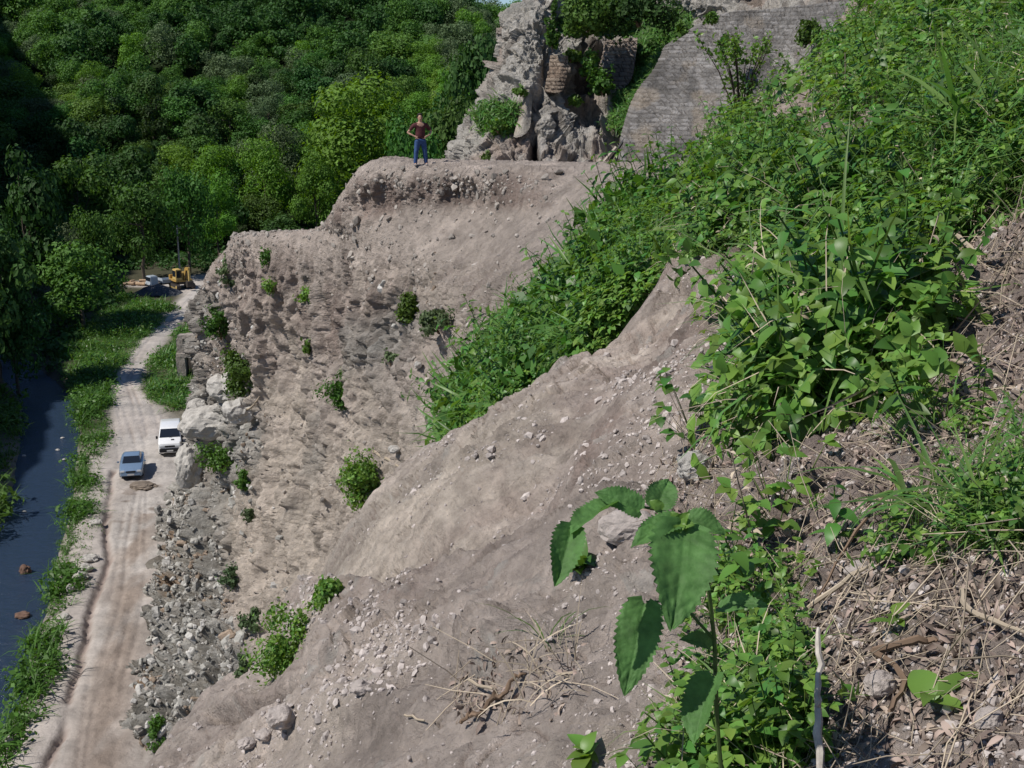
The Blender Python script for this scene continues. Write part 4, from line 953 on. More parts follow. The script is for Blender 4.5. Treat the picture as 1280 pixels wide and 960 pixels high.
sheet('plastered_pier', [[(656, 112, 61.4), (660, 112, 61.2), (665, 113, 61.4)], [(652, 135, 61.3), (657, 136, 61.0), (664, 136, 61.2)], [(646, 158, 61), (652, 160, 60.8), (662, 158, 61)], [(643, 172, 60.8), (650, 172, 60.5), (658, 166, 60.8)]],
      80, 40, M['far_soil'], 'pale narrow plastered pier left standing on the rock', 'ruined pier', wall_relief(.9, 1, .04, (.46, .42, .36), (.42, .38, .33), (.38, .34, .30), 890), dn=.3)
dark_steel = mat('dark_steel', (.05, .05, .055), .6, metal=.4)
wood_w = mat('weathered_wood', (.30, .26, .22), .8, var=.3, vscale=9)
planks = empty('leaning_planks', P(772, 206, 57.5), 0, 'dark and pale planks leaning against the foot of the grey stone wall', 'planks')
def rel(o, px, py, d): return Vector(P(px, py, d)) - o.location
for a, b, r_, m_ in (((760, 205, 58), (782, 172, 57.6), .06, dark_steel), ((769, 205, 57.9), (773, 186, 57.7), .07, dark_steel), ((752, 206, 58), (771, 184, 57.6), .09, wood_w), ((744, 208, 58.1), (752, 200, 58), .12, wood_w)):
    mb = MB(); mb.tube([rel(planks, *a), rel(planks, *b)], r_, 4); mb.build('plank', m_, planks)
for k, (px, py, w_, h_, lab, mt_) in enumerate([
   (735, 12, 84, 46, 'dark round tree crown on the terrace above the ruins', 'tree_b'), (800, 10, 90, 44, 'darker bushy mass right of the round crown above the ruins', 'tree_a'), (852, 40, 26, 40, 'dark bush at the top left corner of the grey stone wall', 'shrub'),
   (712, 66, 26, 18, 'bush sprouting on top of the tan brick ruin', 'shrub'), (752, 100, 34, 32, 'bush in the recess below the pale wall fragment', 'shrub'), (738, 78, 26, 34, 'olive bush clinging left of the pale wall fragment', 'weed'),
   (650, 112, 16, 12, 'small tuft on the rock left of the pale pier', 'shrub'), (718, 122, 16, 14, 'tuft under the recess of the ruin', 'shrub'), (641, 200, 16, 24, 'bright bush at the foot of the rock tower', 'weed2'),
   (622, 156, 30, 14, 'low grassy bush on the left shoulder of the rock', 'weed'), (612, 196, 18, 18, 'small bush at the left foot of the rock', 'shrub'), (690, 30, 16, 60, 'strip of ivy hanging in the fissure of the rock tower', 'shrub'),
   (890, 20, 20, 16, 'tuft growing near the top of the grey stone wall', 'shrub'), (1012, 30, 34, 40, 'dark bush on the wall top beside the weedy slope', 'shrub'), (905, 48, 16, 22, 'small olive tuft growing out of the grey stone wall', 'weed'),
   (722, 204, 20, 10, 'low tuft on the bench at the foot of the ruins', 'weed')]):
    shrub(px, py, w_, h_, lab, name='ruin_shrub', mt=mt_, grow=1.0, group='shrubs around the ruins', seed=750 + k, leaf=.12, dens=.9, D=(62 if py < 20 and px < 860 else (55.0 if px > 860 else (61 if px < 700 else 62))) if not (840 < px < 860) else 59)
def terrace_grass():
    m = (RPX > 690) & (RPX < 860); g = poly_mask(RPX, RPY, [(700, 28), (860, 16), (866, 50), (846, 88), (822, 124), (796, 165), (770, 170), (785, 95), (802, 50), (700, 46)], 5) + .8 * poly_mask(RPX, RPY, [(620, 130), (648, 142), (640, 165), (606, 170), (604, 150)], 5)
    i = choose(g.ravel(), 2200, rg); pr = [plant_grass(rg, 14, .7, .05, 3, .25) for _ in range(3)] + [plant_clump(rg, 22, .35, .10) for _ in range(2)]
    pos = RU.reshape(-1, 3)[i]; V_, F_ = scatter(pr, pos, np.tile([-.2, -.5, .8], (len(i), 1)), rg.uniform(.6, 1.2, len(i)), rg)
    o = mesh_np('terrace_grass', V_, F_, M['weed']); tag(o, 'strip of green grass on the terrace and sloping down beside the stone wall', 'grass', kind='stuff')
terrace_grass()
M['heap_soil'] = mat('heap_soil', (.20, .165, .135), .95, var=.4, vscale=3, bump=1, bscale=6, bdist=.1, spec=.1)
# rocks at cliff corner and other single stones
def boulder(px, py, wpx, hpx, label, mt, name='boulder', group=None, seed=3, D=None, z=None, sink=.25, rough=.22):
    if z is not None: p = Vector(FP(px, py, z)); d = float(floor_d(py, z)); n = Vector((0, 0, 1))
    else: p, n, d = pick(px, py)
    r = wpx * d / F / 2; h = hpx * d / F / 2
    bm = bmesh.new(); bmesh.ops.create_icosphere(bm, subdivisions=4, radius=1); v = np.array([x.co[:] for x in bm.verts]); f = np.array([[q.index for q in x.verts] for x in bm.faces]); bm.free()
    f1, f2, cid = worley(v + seed, .62, seed); v = v * (1 + 1.5 * rough * (cid - .5) * smooth(0, .12, f2 - f1) + .22 * fbm(v + seed, .9, 3, s=seed) + .05 * fbm(v + seed, .25, 2, s=seed))[:, None]
    v = v * np.array([r, r * .9, h * 1.05])
    o = mesh_np(name, v, f, M[mt], smooth_sh=False); o.location = p + n * (min(r, h) * (1 - 2 * sink)); return tag(o, label, 'rock', group)
ROCKS = [(285, 485, 50, 34, 'grey hollowed rock knob under the big corner bush', 'white_rock'), (262, 528, 70, 40, 'largest white rock jutting from the cliff corner', 'white_rock'), (238, 580, 36, 50, 'white rock below the largest one at the cliff corner', 'white_rock'),
 (300, 512, 40, 30, 'pale rock right of the hollowed grey knob', 'white_rock'), (250, 505, 26, 20, 'small white rock left of the hollowed grey knob', 'white_rock')]
for k, r in enumerate(ROCKS): boulder(*r, name='cliff_rock', group='pale rocks jutting from the cliff corner', seed=30 + k, sink=.42)
for k, r in enumerate([(362, 901, 34, 30, 'pale rounded lump of clay below the overhanging lip of the near slope', 'clay_rock', .02), (874, 592, 46, 34, 'whitish rock at the edge of the weeds on the near slope', 'white_rock', .1),
   (1072, 722, 34, 24, 'round pale stone on the litter, right of the nettle', 'clay_rock', .1), (308, 935, 22, 14, 'angular clay clod near the bottom edge of the near slope', 'clay_rock', .1), (332, 920, 20, 14, 'small clod beside the angular one', 'clay_rock', .1),
   (1100, 862, 40, 34, 'half buried grey brown clod between dead stalks', 'clay_rock', .2), (1240, 905, 34, 36, 'dark grey stone in the litter by the bottom right corner', 'clay_rock', .1), (790, 660, 70, 40, 'pale clay block behind the nettle top', 'clay_rock', .3), (455, 862, 26, 16, 'flat stone in the crumbled band of clay', 'clay_rock', .1),
   (492, 560, 14, 10, 'small pale stone above the bush with the broken branch', 'white_rock', .1), (525, 458, 9, 9, 'small white stone on the bare cliff face left of the gully', 'white_rock', .1)]):
    boulder(*r[:6], name='stone', group='single stones on the slopes', seed=50 + k, sink=r[6])
boulder(32, 716, 14, 16, 'upright brown boulder standing in the river', 'brown_rock', name='river_boulder', group='boulders in the river', seed=71, z=-.75, sink=.3)
boulder(28, 771, 18, 9, 'flat reddish brown boulder in the river, nearer than the upright one', 'brown_rock', name='river_boulder', group='boulders in the river', seed=72, z=-.75, sink=.3)
boulder(178, 608, 34, 9, 'low brown heap of earth on the track just below the parked sedan', 'heap_soil', name='earth_heap', seed=77, z=.0, sink=.45)
for k, (px, py, w_, h_) in enumerate([(113, 700, 20, 9), (101, 722, 18, 10), (88, 738, 10, 12), (108, 712, 16, 10), (120, 655, 16, 8), (82, 775, 14, 12), (60, 832, 12, 8), (52, 826, 10, 8), (44, 850, 12, 10), (10, 930, 14, 12)]):
    boulder(px, py, w_, h_, ['pale flat slab by the track edge, topmost of the slabs', 'pale slab lying below the topmost one', 'light rounded stone left of the slabs', 'narrow slab between the two upper slabs', 'grey slab beside the darker part of the track', 'brown stone at the foot of the bank strip',
      'pale stone where the bank narrows', 'smaller pale stone beside the one where the bank narrows', 'grey stone half under bank grass', 'white stone at the lowest corner of the bank'][k], 'white_rock', name='bank_stone', group='stones along the river bank', seed=80 + k, z=.05, sink=.25)
for k, (px, py) in enumerate([(72, 563), (80, 575), (30, 570), (30, 640), (78, 548)]):
    boulder(px, py, 5, 2.6, 'small pale stone breaking the surface of the river', 'white_rock', name='river_stone', group='small stones in the river', seed=95 + k, z=-.75, sink=.3)
# ------------------------------------------------------------------ foreground nettle
nettle_m = mat('nettle_leaf', (.09, .20, .055), .55, var=.35, vscale=22, transl=.32, spec=.3, bump=.6, bscale=120, bdist=.003)
nettle_y = mat('nettle_young_leaf', (.13, .24, .045), .45, transl=.3, spec=.4)
def big_leaf(a, b, wpx, face, fold=.35, droop=.25, nu=70, nv=28, twist=0.0):
    a, b = Vector(P(*a)), Vector(P(*b)); ax = b - a; L = ax.length; ax.normalize(); dm = (a - Vector((0, 0, CAMZ))).length
    n = Vector(face); n = (n - ax * n.dot(ax)).normalized(); s = ax.cross(n).normalized(); W = wpx * dm / F
    u = np.linspace(0, 1, nu)[:, None]; v = np.linspace(-1, 1, nv)[None, :]
    prof = np.where(u < .28, .62 + .38 * np.sin(np.clip(u / .28, 0, 1) * np.pi / 2), np.cos(np.clip((u - .28) / .72, 0, 1) * np.pi / 2) ** .82)
    prof = prof * smooth(-.03, .05, u)
    saw = (u * 15) % 1.0
    w_ = W / 2 * prof * (1 - .19 * (1 - saw) * np.abs(v) ** 6)
    shift = -.10 * (np.abs(v) ** 2) * (1 - u) ** 3 * .9 + .02 * np.abs(v) ** 4
    q = np.abs(np.sin(np.pi * (u * 8.5 - np.abs(v) * 1.9 * (1 - u * .3))))
    h = fold * np.abs(v) ** 1.3 * w_ + W * .009 * (q - .5) * (np.abs(v) > .04) + W * .03 * fbm(np.stack(np.broadcast_arrays(u * L / W, v * .5, u * 0 + L * 50), -1), .16, 3, .6, 950) - W * .02 * np.exp(-(v / .06) ** 2) - droop * L * (u - .5) ** 2 * 1.6 + droop * L * .4
    h = h + W * .04 * np.sin(u * 9 + v * 2) * np.abs(v)
    tw = twist * u; U_ = np.broadcast_to((u + shift) * L, h.shape); Vv = v * w_
    A, B, S, Nn = np.array(a), np.array(ax), np.array(s), np.array(n)
    X = A + U_[..., None] * B + (Vv * np.cos(tw) - h * np.sin(tw))[..., None] * S + (h * np.cos(tw) + Vv * np.sin(tw))[..., None] * Nn
    return X.reshape(-1, 3), grid_faces(nu, nv)
nr = empty('nettle_plant', P(905, 1010, 2.55), 0, 'tall nettle with large serrated dark leaves hanging in front of the bare slope', 'nettle')
def child_np(name, v, f, m_, par):
    return mesh_np(name, np.asarray(v) - np.array(par.location), f, m_, par)
LEAVES = [
 ((764, 632, 2.3), (714, 668, 2.22), 48, (-.55, -.35, .75), .5, .1, 0), ((716, 660, 2.24), (694, 732, 2.2), 46, (-.2, -.95, .3), .7, .15, .3),
 ((855, 658, 2.25), (840, 786, 2.15), 94, (.08, -.95, .35), .20, .18, 0), ((806, 754, 2.35), (781, 868, 2.3), 62, (-.15, -.9, .45), .22, .2, .1),
 ((892, 846, 2.4), (868, 930, 2.32), 58, (-.7, -.7, .3), .5, .1, 0), ((850, 652, 2.27), (790, 684, 2.22), 44, (-.2, -.5, .9), .35, .2, 0),
 ((800, 638, 2.3), (744, 616, 2.3), 40, (-.1, -.7, .8), .4, .2, 0), ((820, 636, 2.32), (836, 600, 2.36), 44, (.0, -.8, .6), .35, .2, 0),
 ((858, 650, 2.3), (906, 668, 2.3), 40, (.3, -.6, .8), .4, .2, 0), ((900, 760, 2.45), (960, 758, 2.4), 34, (.2, -.5, .9), .3, .2, 0), ((888, 810, 2.45), (850, 800, 2.4), 30, (0, -.6, .8), .4, .3, 0)]
for a, b, w_, fc, fo, dr, tw in LEAVES:
    v, f = big_leaf(a, b, w_, fc, fo, dr, twist=tw); child_np('leaf', v, f, nettle_m, nr)
for a, b, w_ in (((850, 655, 2.26), (862, 640, 2.24), 18), ((850, 655, 2.26), (838, 640, 2.26), 16), ((850, 656, 2.25), (868, 656, 2.24), 18), ((849, 655, 2.25), (846, 670, 2.23), 16), ((826, 638, 2.3), (812, 626, 2.3), 18)):
    v, f = big_leaf(a, b, w_, (0, -.8, .7), .4, .3, 24, 12); child_np('leaf', v, f, nettle_y, nr)
mb = MB(); L0 = nr.location
def rp(*a): return Vector(P(*a)) - L0
mb.tube([rp(905, 1010, 2.55), rp(896, 900, 2.48), rp(893, 800, 2.42), rp(884, 720, 2.36), rp(862, 668, 2.28), rp(848, 654, 2.27), rp(825, 638, 2.31), rp(795, 632, 2.31), rp(764, 633, 2.3)], [.005, .0046, .0042, .004, .0036, .0032, .0028, .0024, .0016], 7)
mb.tube([rp(893, 800, 2.42), rp(850, 752, 2.38), rp(808, 752, 2.35)], [.0035, .003, .0018], 6); mb.tube([rp(894, 840, 2.45), rp(892, 846, 2.4)], .003, 5)
mb.tube([rp(825, 638, 2.31), rp(828, 625, 2.34)], .002, 5)
mb.build('stem', M['stem'], nr, sm=True)
# ------------------------------------------------------------------ single plants and sticks close by
def single(px, py, proto, sc, label, name, mt, cat='plant', group=None, k=.3, split=None):
    p, n, d = pick(px, py); up = Vector((0, 0, 1)).lerp(n, k); R = up.to_track_quat('Z', 'Y').to_matrix()
    v, f = proto; v = (v * sc) @ np.array(R).T
    o = mesh_np(name, v, f, M[mt] if isinstance(mt, str) else mt); o.location = p - n * .01; return tag(o, label, cat, group)
r2 = np.random.default_rng(99)
for px, py, pr, sc, lab, nm, mt_, ct in [
 (1118, 785, plant_rosette(r2, 7, .07, 5, .55), .9, 'small seedling with rounded leaves on the litter between stone and corner', 'seedling', 'weed2', 'seedling'),
 (1160, 880, plant_rosette(r2, 4, .11, 6, .5), .85, 'low plant with four broad smooth leaves by the bottom right', 'broadleaf_plant', 'weed2', 'plant'),
 (735, 950, plant_rosette(r2, 9, .085, 6, .6), .8, 'pale green nettle seedling at the bottom edge below the hanging leaves', 'nettle_seedling', 'weed2', 'seedling'),
 (725, 712, plant_rosette(r2, 14, .10, 5, .5), 1.15, 'small leafy weed on the clay just behind the leftmost nettle leaf', 'small_weed', 'weed', 'weed'),
 (960, 790, plant_nettle(r2, .3, 7, .08, 5), 1.1, 'bright young nettle beside the pale upright stake', 'young_nettle', 'weed2', 'nettle'),
 (985, 560, plant_nettle(r2, .3, 6, .09, 5), 1.0, 'young nettle in front of the weed mat below the yellow flower', 'young_nettle', 'weed2', 'nettle'),
 (975, 640, plant_trefoil(r2, 18, .16, .05, .2), 1.1, 'light green clover-like weed at the bottom of the weed mat', 'clover_weed', 'weed2', 'weed'),
 (1045, 695, plant_nettle(r2, .22, 5, .08, 5), 1.0, 'dark weed with drooping leaves above the round pale stone', 'small_weed', 'weed', 'weed'),
 (872, 545, plant_trefoil(r2, 16, .34, .085, .22), .85, 'dark bramble sprig with rounded leaves leaning over the clay lobe', 'bramble_sprig', 'weed', 'bramble'),
 (1240, 650, plant_grass(r2, 34, .42, .012, 5, .10), 1.0, 'thick green grass tuft at the right edge below mid height', 'grass_tuft', 'grass', 'grass tuft'),
 (1165, 640, plant_grass(r2, 26, .38, .012, 5, .08), 1.0, 'green grass tuft left of the thick one by the right edge', 'grass_tuft', 'grass', 'grass tuft'),
 (1225, 170, plant_grass(r2, 40, .75, .02, 5, .15), 1.2, 'tall drooping grass clump near the top right corner', 'grass_tuft', 'grass', 'grass tuft'),
 (1225, 285, plant_grass(r2, 30, .4, .014, 5, .12), 1.0, 'short grass tuft below the tall drooping clump', 'grass_tuft', 'grass', 'grass tuft'),
 (680, 800, plant_grass(r2, 12, .34, .006, 5, .06), .75, 'thin withered grass sprouting from the clay mound with roots', 'withered_grass', 'grass', 'grass tuft'),
 (700, 850, plant_grass(r2, 26, .26, .005, 5, .13), .9, 'yellowing grass tuft on the right side of the clay mound', 'withered_grass', 'straw', 'grass tuft')]:
    single(px, py, pr, sc, lab, nm, mt_, ct)
# shrub with dark branches against the stone wall
def branchy(px, py, D, hpx, label):
    p, n, d = pick(px, py); root = empty('branching_shrub', p, 0, label, 'shrub'); h = hpx * d / F; r_ = np.random.default_rng(321)
    wd = MB(); pos = []
    for k in range(16):
        a = r_.uniform(0, 6.28); sp_ = r_.uniform(.15, .75); tip = Vector((math.cos(a) * sp_ * h * .8, math.sin(a) * sp_ * h * .4, h * r_.uniform(.7, 1.05)))
        mid = tip * .5 + Vector((0, 0, h * .08)); wd.tube([(0, 0, -.1), tuple(mid), tuple(tip)], [.018, .012, .004], 5)
        for j in range(7):
            t = r_.uniform(.3, 1); b = mid.lerp(tip, t) if t > .5 else mid * (t * 2); e = b + Vector(r_.normal(size=3)) * h * .10; wd.tube([tuple(b), tuple(e)], [.006, .003], 4)
            for _ in range(8): pos.append(np.array(b.lerp(e, r_.random())) + r_.normal(size=3) * h * .028)
    pos = np.array(pos); v, f = leafcloud(pos, r_.normal(size=pos.shape) + np.array([0, 0, .6]), r_.uniform(.025, .05, len(pos)) * d / 20, r_)
    wd.build('branch', mat('dark_branch', (.045, .03, .025), .8), root); mesh_np('foliage', v, f, M['weed2'], root, smooth_sh=False)
branchy(925, 148, 20, 100, 'thin-leaved shrub with dark bare branches in front of the grey stone wall')
def stick(pts, r, label, m_='straw', name='dead_stalk', cat='stick', lift=.02, n=6):
    if len(pts[0]) == 2:
        w3 = []
        for q in pts: p, nn, d = pick(*q); w3.append(p + nn * lift)
    else: w3 = [Vector(P(*q)) for q in pts]
    rq = random.Random(label); fine, rf = [], []; dd_ = (w3[0] - Vector((0, 0, CAMZ))).length
    for k in range(len(w3) - 1):
        p0, p1, p2, p3 = w3[max(k - 1, 0)], w3[k], w3[k + 1], w3[min(k + 2, len(w3) - 1)]
        for j in range(5):
            t = j / 5; q = .5 * ((2 * p1) + (p2 - p0) * t + (2 * p0 - 5 * p1 + 4 * p2 - p3) * t * t + (3 * p1 - p0 - 3 * p2 + p3) * t ** 3)
            fine.append(q + Vector([rq.gauss(0, 1) for _ in range(3)]) * r[k] * .35); rf.append((r[k] * (1 - t) + r[k + 1] * t) * rq.uniform(.8, 1.15))
    fine.append(w3[-1]); rf.append(r[-1] * .7); w3, r = fine, rf
    c = w3[0]; mb = MB(); mb.tube([q - c for q in w3], r, n); o = mb.build(name, M[m_] if isinstance(m_, str) else m_, sm=True); o.location = c; return tag(o, label, cat, 'dead stalks and sticks on the slope')
stake_m = mat('pale_stake', (.44, .40, .35), .8, var=.35, vscale=25)
stick([(1024, 1000, 2.45), (1023, 900, 2.5), (1024, 845, 2.52), (1023, 785, 2.56)], [.008, .0085, .007, .005], 'pale bleached stake standing upright in front of the litter', stake_m, 'wooden_stake')
stick([(1010, 772), (1070, 742), (1140, 700)], [.006, .006, .004], 'long yellowish stalk lying above the stake', 'straw', lift=.05)
stick([(1108, 825), (1150, 822), (1185, 815)], [.007, .009, .006], 'short brown twig lying across the top of a broken stem', 'twig', lift=.06)
stick([(1108, 824), (1111, 870), (1112, 920)], [.007, .007, .005], 'broken brown stem hanging down from the short twig', 'twig', lift=.06)
stick([(1205, 745), (1240, 770), (1279, 815)], [.006, .006, .004], 'grey stalk running down to the right edge', 'straw', lift=.05)
stick([(1150, 440), (1190, 462), (1250, 480)], [.006, .006, .004], 'pale stalk beside the right edge of the weed mat', 'straw', lift=.05)
stick([(1196, 290), (1210, 320), (1213, 350)], [.012, .012, .010], 'thick pale stalk standing in the litter below the grass tuft', 'straw', lift=.08)
stick([(885, 340), (925, 368), (955, 390)], [.006, .005, .003], 'thin dry stalk crossing the left edge of the weed mat', 'straw', lift=.12)
stick([(1125, 620), (1080, 680), (1020, 770)], [.005, .005, .003], 'thin brown stalk slanting down through the grass', 'twig', lift=.05)
stick([(580, 910), (592, 897), (605, 893), (618, 876), (634, 872), (650, 851), (664, 842)], [.006, .009, .007, .010, .007, .008, .004], 'dark brown root sticking out of the clay mound', 'twig', 'root', 'root', lift=.03, n=8)
stick([(598, 855), (622, 868)], [.006, .005], 'pale short stick on the clay mound above the brown root', 'straw', lift=.04)
stick([(510, 893), (534, 901)], [.005, .004], 'small pale stick on the bare clay left of the mound', 'straw', lift=.02)
stick([(845, 915), (836, 900), (838, 890)], [.007, .006, .005], 'bent dark twig on the soil left of the fourth nettle leaf', 'twig', lift=.05)
stick([(850, 905), (862, 880), (870, 865)], [.008, .007, .006], 'broken brown stalk leaning beside the nettle stem', 'litter', lift=.05)
stick([(660, 770, 5.6), (658, 800, 5.6), (662, 835, 5.7)], [.006, .008, .008], 'upright dry reed stem on the clay mound', 'straw')
stick([(462, 560), (480, 572), (498, 582)], [.05, .05, .03], 'broken pale branch beside the leafy bush at the clay edge', 'straw', lift=.1)
stick([(308, 510), (320, 500), (326, 495)], [.06, .05, .03], 'curved dead branch on the white corner rocks of the cliff', 'straw', lift=.15)
stick([(765, 300), (800, 290), (840, 284)], [.02, .02, .012], 'bare pale branch lying on the gully weeds', 'straw', lift=.3)
# dark green beam of dry timber poles, yellow flower
p, n, d = pick(1006, 440)
fl_r = empty('yellow_flower', P(1006, 404, d * .93), 0, 'tiny yellow flower head among the green weeds', 'flower')
mb = MB()
for k in range(5):
    a = k * 1.257; c = (math.cos(a) * .011, 0, math.sin(a) * .011); mb.box(c, (.012, .003, .010), M=Matrix.Rotation(-a, 3, 'Y'))
for q in ((.022, 0, .016), (-.016, 0, .02), (.01, 0, -.024)):
    for k in range(4): a = k * 1.57; mb.box((q[0] + math.cos(a) * .007, 0, q[2] + math.sin(a) * .007), (.008, .003, .007))
mb.build('petal', mat('yellow_petal', (.80, .66, .05), .5), fl_r); mb = MB(); mb.tube([(0, .004, 0), (.01, .03, -.12), (0, .1, -.24)], [.002, .002, .003], 5); mb.build('stem', M['stem'], fl_r)
# ------------------------------------------------------------------ vehicles
def paint(name, c, rough=.3, metal=.0): 
    m = mat(name, c, rough, metal, .5, var=.06, vscale=6); m.node_tree.nodes['Principled BSDF'].inputs['Coat Weight'].default_value = .5; return m
GLASS = mat('car_glass', (.015, .02, .03), .08, spec=.6); TYRE = mat('tyre_rubber', (.02, .02, .02), .85); RIM = mat('wheel_rim', (.4, .4, .42), .35, .8)
BLACK = mat('black_plastic', (.02, .02, .022), .55); LAMP = mat('lamp_glass', (.65, .68, .7), .12, spec=.7); PLATE = mat('plate_white', (.7, .7, .68), .5); REDL = mat('tail_red', (.4, .02, .02), .3)
def sec(y, w, z0, z1, r=.12, n=5):
    """rounded box section in the XZ plane at station y"""
    pts = []
    for cx, cz, a0 in ((w - r, z1 - r, 0), (-w + r, z1 - r, 90), (-w + r * .5, z0 + r * .5, 180), (w - r * .5, z0 + r * .5, 270)):
        rr = r if a0 in (0, 90) else r * .5
        for k in range(n): a = math.radians(a0 + 90 * k / (n - 1)); pts.append((cx + rr * math.cos(a), y, cz + rr * math.sin(a)))
    return pts
def wheels(root, xs, ys, r, wd):
    for x in xs:
        for y in ys:
            mb = MB(); s = 1 if x > 0 else -1
            mb.loft([[(x + s * dx, y + rr * math.cos(a), r + rr * math.sin(a)) for a in [2 * math.pi * k / 24 for k in range(24)]] for dx, rr in ((-wd / 2, r * .9), (-wd / 2 + .03, r), (wd / 2 - .03, r), (wd / 2, r * .9), (wd / 2 + .001, r * .66))])
            w_ = mb.build('wheel', TYRE, root, sm=True); mb = MB()
            mb.loft([[(x + s * dx, y + rr * math.cos(a), r + rr * math.sin(a)) for a in [2 * math.pi * k / 20 for k in range(20)]] for dx, rr in ((wd / 2 - .02, r * .64), (wd / 2 + .012, r * .62), (wd / 2 + .02, r * .2))]); mb.build('rim', RIM, w_, sm=True)
def poly_panel(mb, pts, th=.02, nrm=None):
    p = [Vector(q) for q in pts]; n = (p[1] - p[0]).cross(p[-1] - p[0]).normalized()
    if nrm is not None and n.dot(Vector(nrm)) < 0: n = -n
    k = len(p); v = [q - n * th for q in p] + [q + n * .008 for q in p]; mb.add(v, [tuple(range(k)), tuple(range(2 * k - 1, k - 1, -1))] + [(i, (i + 1) % k, k + (i + 1) % k, k + i) for i in range(k)])
def sedan(loc, rz):   # front towards -Y
    t = empty('sedan_car', loc, rz, 'silver blue sedan parked on the dirt track, lower than the white van', 'car'); pt = paint('silver_blue_paint', (.22, .32, .46), .28, .35)
    mb = MB(); st = [(-2.12, .62, .30, .58), (-2.05, .76, .22, .68), (-1.75, .84, .18, .78), (-1.1, .87, .18, .88), (-.85, .87, .18, .92), (0, .88, .18, .93), (1.1, .87, .18, .95), (1.5, .86, .2, .97), (2.0, .80, .25, .96), (2.12, .70, .35, .86)]
    mb.loft([sec(y, w_, a, b, .12) for y, w_, a, b in st]); mb.build('body', pt, t, sm=True)
    mb = MB(); gs = [(-.98, .72, .90), (-.32, .60, 1.36), (.55, .59, 1.40), (.95, .60, 1.34), (1.52, .70, .96)]
    mb.loft([sec(y, w_, .80, z, .07) for y, w_, z in gs]); cb = mb.build('roof', pt, t, sm=True)
    mb = MB(); poly_panel(mb, [(-.66, -.93, .95), (.66, -.93, .95), (.56, -.36, 1.33), (-.56, -.36, 1.33)], nrm=(0, -1, .8)); mb.build('windscreen', GLASS, t)
    mb = MB(); poly_panel(mb, [(-.60, 1.48, 1.0), (.60, 1.48, 1.0), (.53, 1.0, 1.31), (-.53, 1.0, 1.31)], nrm=(0, 1, .8)); mb.build('rear_window', GLASS, t)
    for s in (-1, 1):
        for y0, y1, y2, y3 in ((-.72, .18, .18, -.28), (.24, 1.18, .85, .24)):
            mb = MB(); poly_panel(mb, [(s * .705, y0, .96), (s * .69, y1, .96), (s * .60, y2, 1.31), (s * .60, y3, 1.31)], nrm=(s, 0, .3)); mb.build('side_window', GLASS, t)
        mb = MB(); mb.box((s * .60, -2.07, .62), (.34, .12, .16)); mb.build('headlight', LAMP, t, bevel=.03)
        mb = MB(); mb.box((s * .66, 2.07, .80), (.28, .08, .18)); mb.build('tail_light', REDL, t, bevel=.02)
        mb = MB(); mb.box((s * .98, -.62, .98), (.18, .10, .13)); mb.build('mirror', pt, t, bevel=.03)
        mb = MB(); mb.box((s * .885, .12, .80), (.02, .14, .03)); mb.box((s * .885, 1.02, .80), (.02, .14, .03)); mb.build('door_handle', BLACK, t)
        mb = MB(); mb.box((s * .882, .21, .58), (.006, .012, .62)); mb.box((s * .882, -.80, .58), (.006, .012, .62)); mb.build('door_seam', BLACK, t)
    mb = MB(); mb.box((0, -2.12, .60), (.72, .08, .13)); mb.build('grille', BLACK, t, bevel=.02)
    mb = MB(); mb.box((0, -2.12, .36), (1.42, .14, .18)); mb.build('bumper', pt, t, bevel=.05); mb = MB(); mb.box((0, -2.10, .25), (1.3, .12, .08)); mb.build('air_intake', BLACK, t)
    mb = MB(); mb.box((0, -2.2, .40), (.50, .02, .11)); mb.build('number_plate', PLATE, t)
    wheels(t, (-.78, .78), (-1.32, 1.3), .31, .19); return t
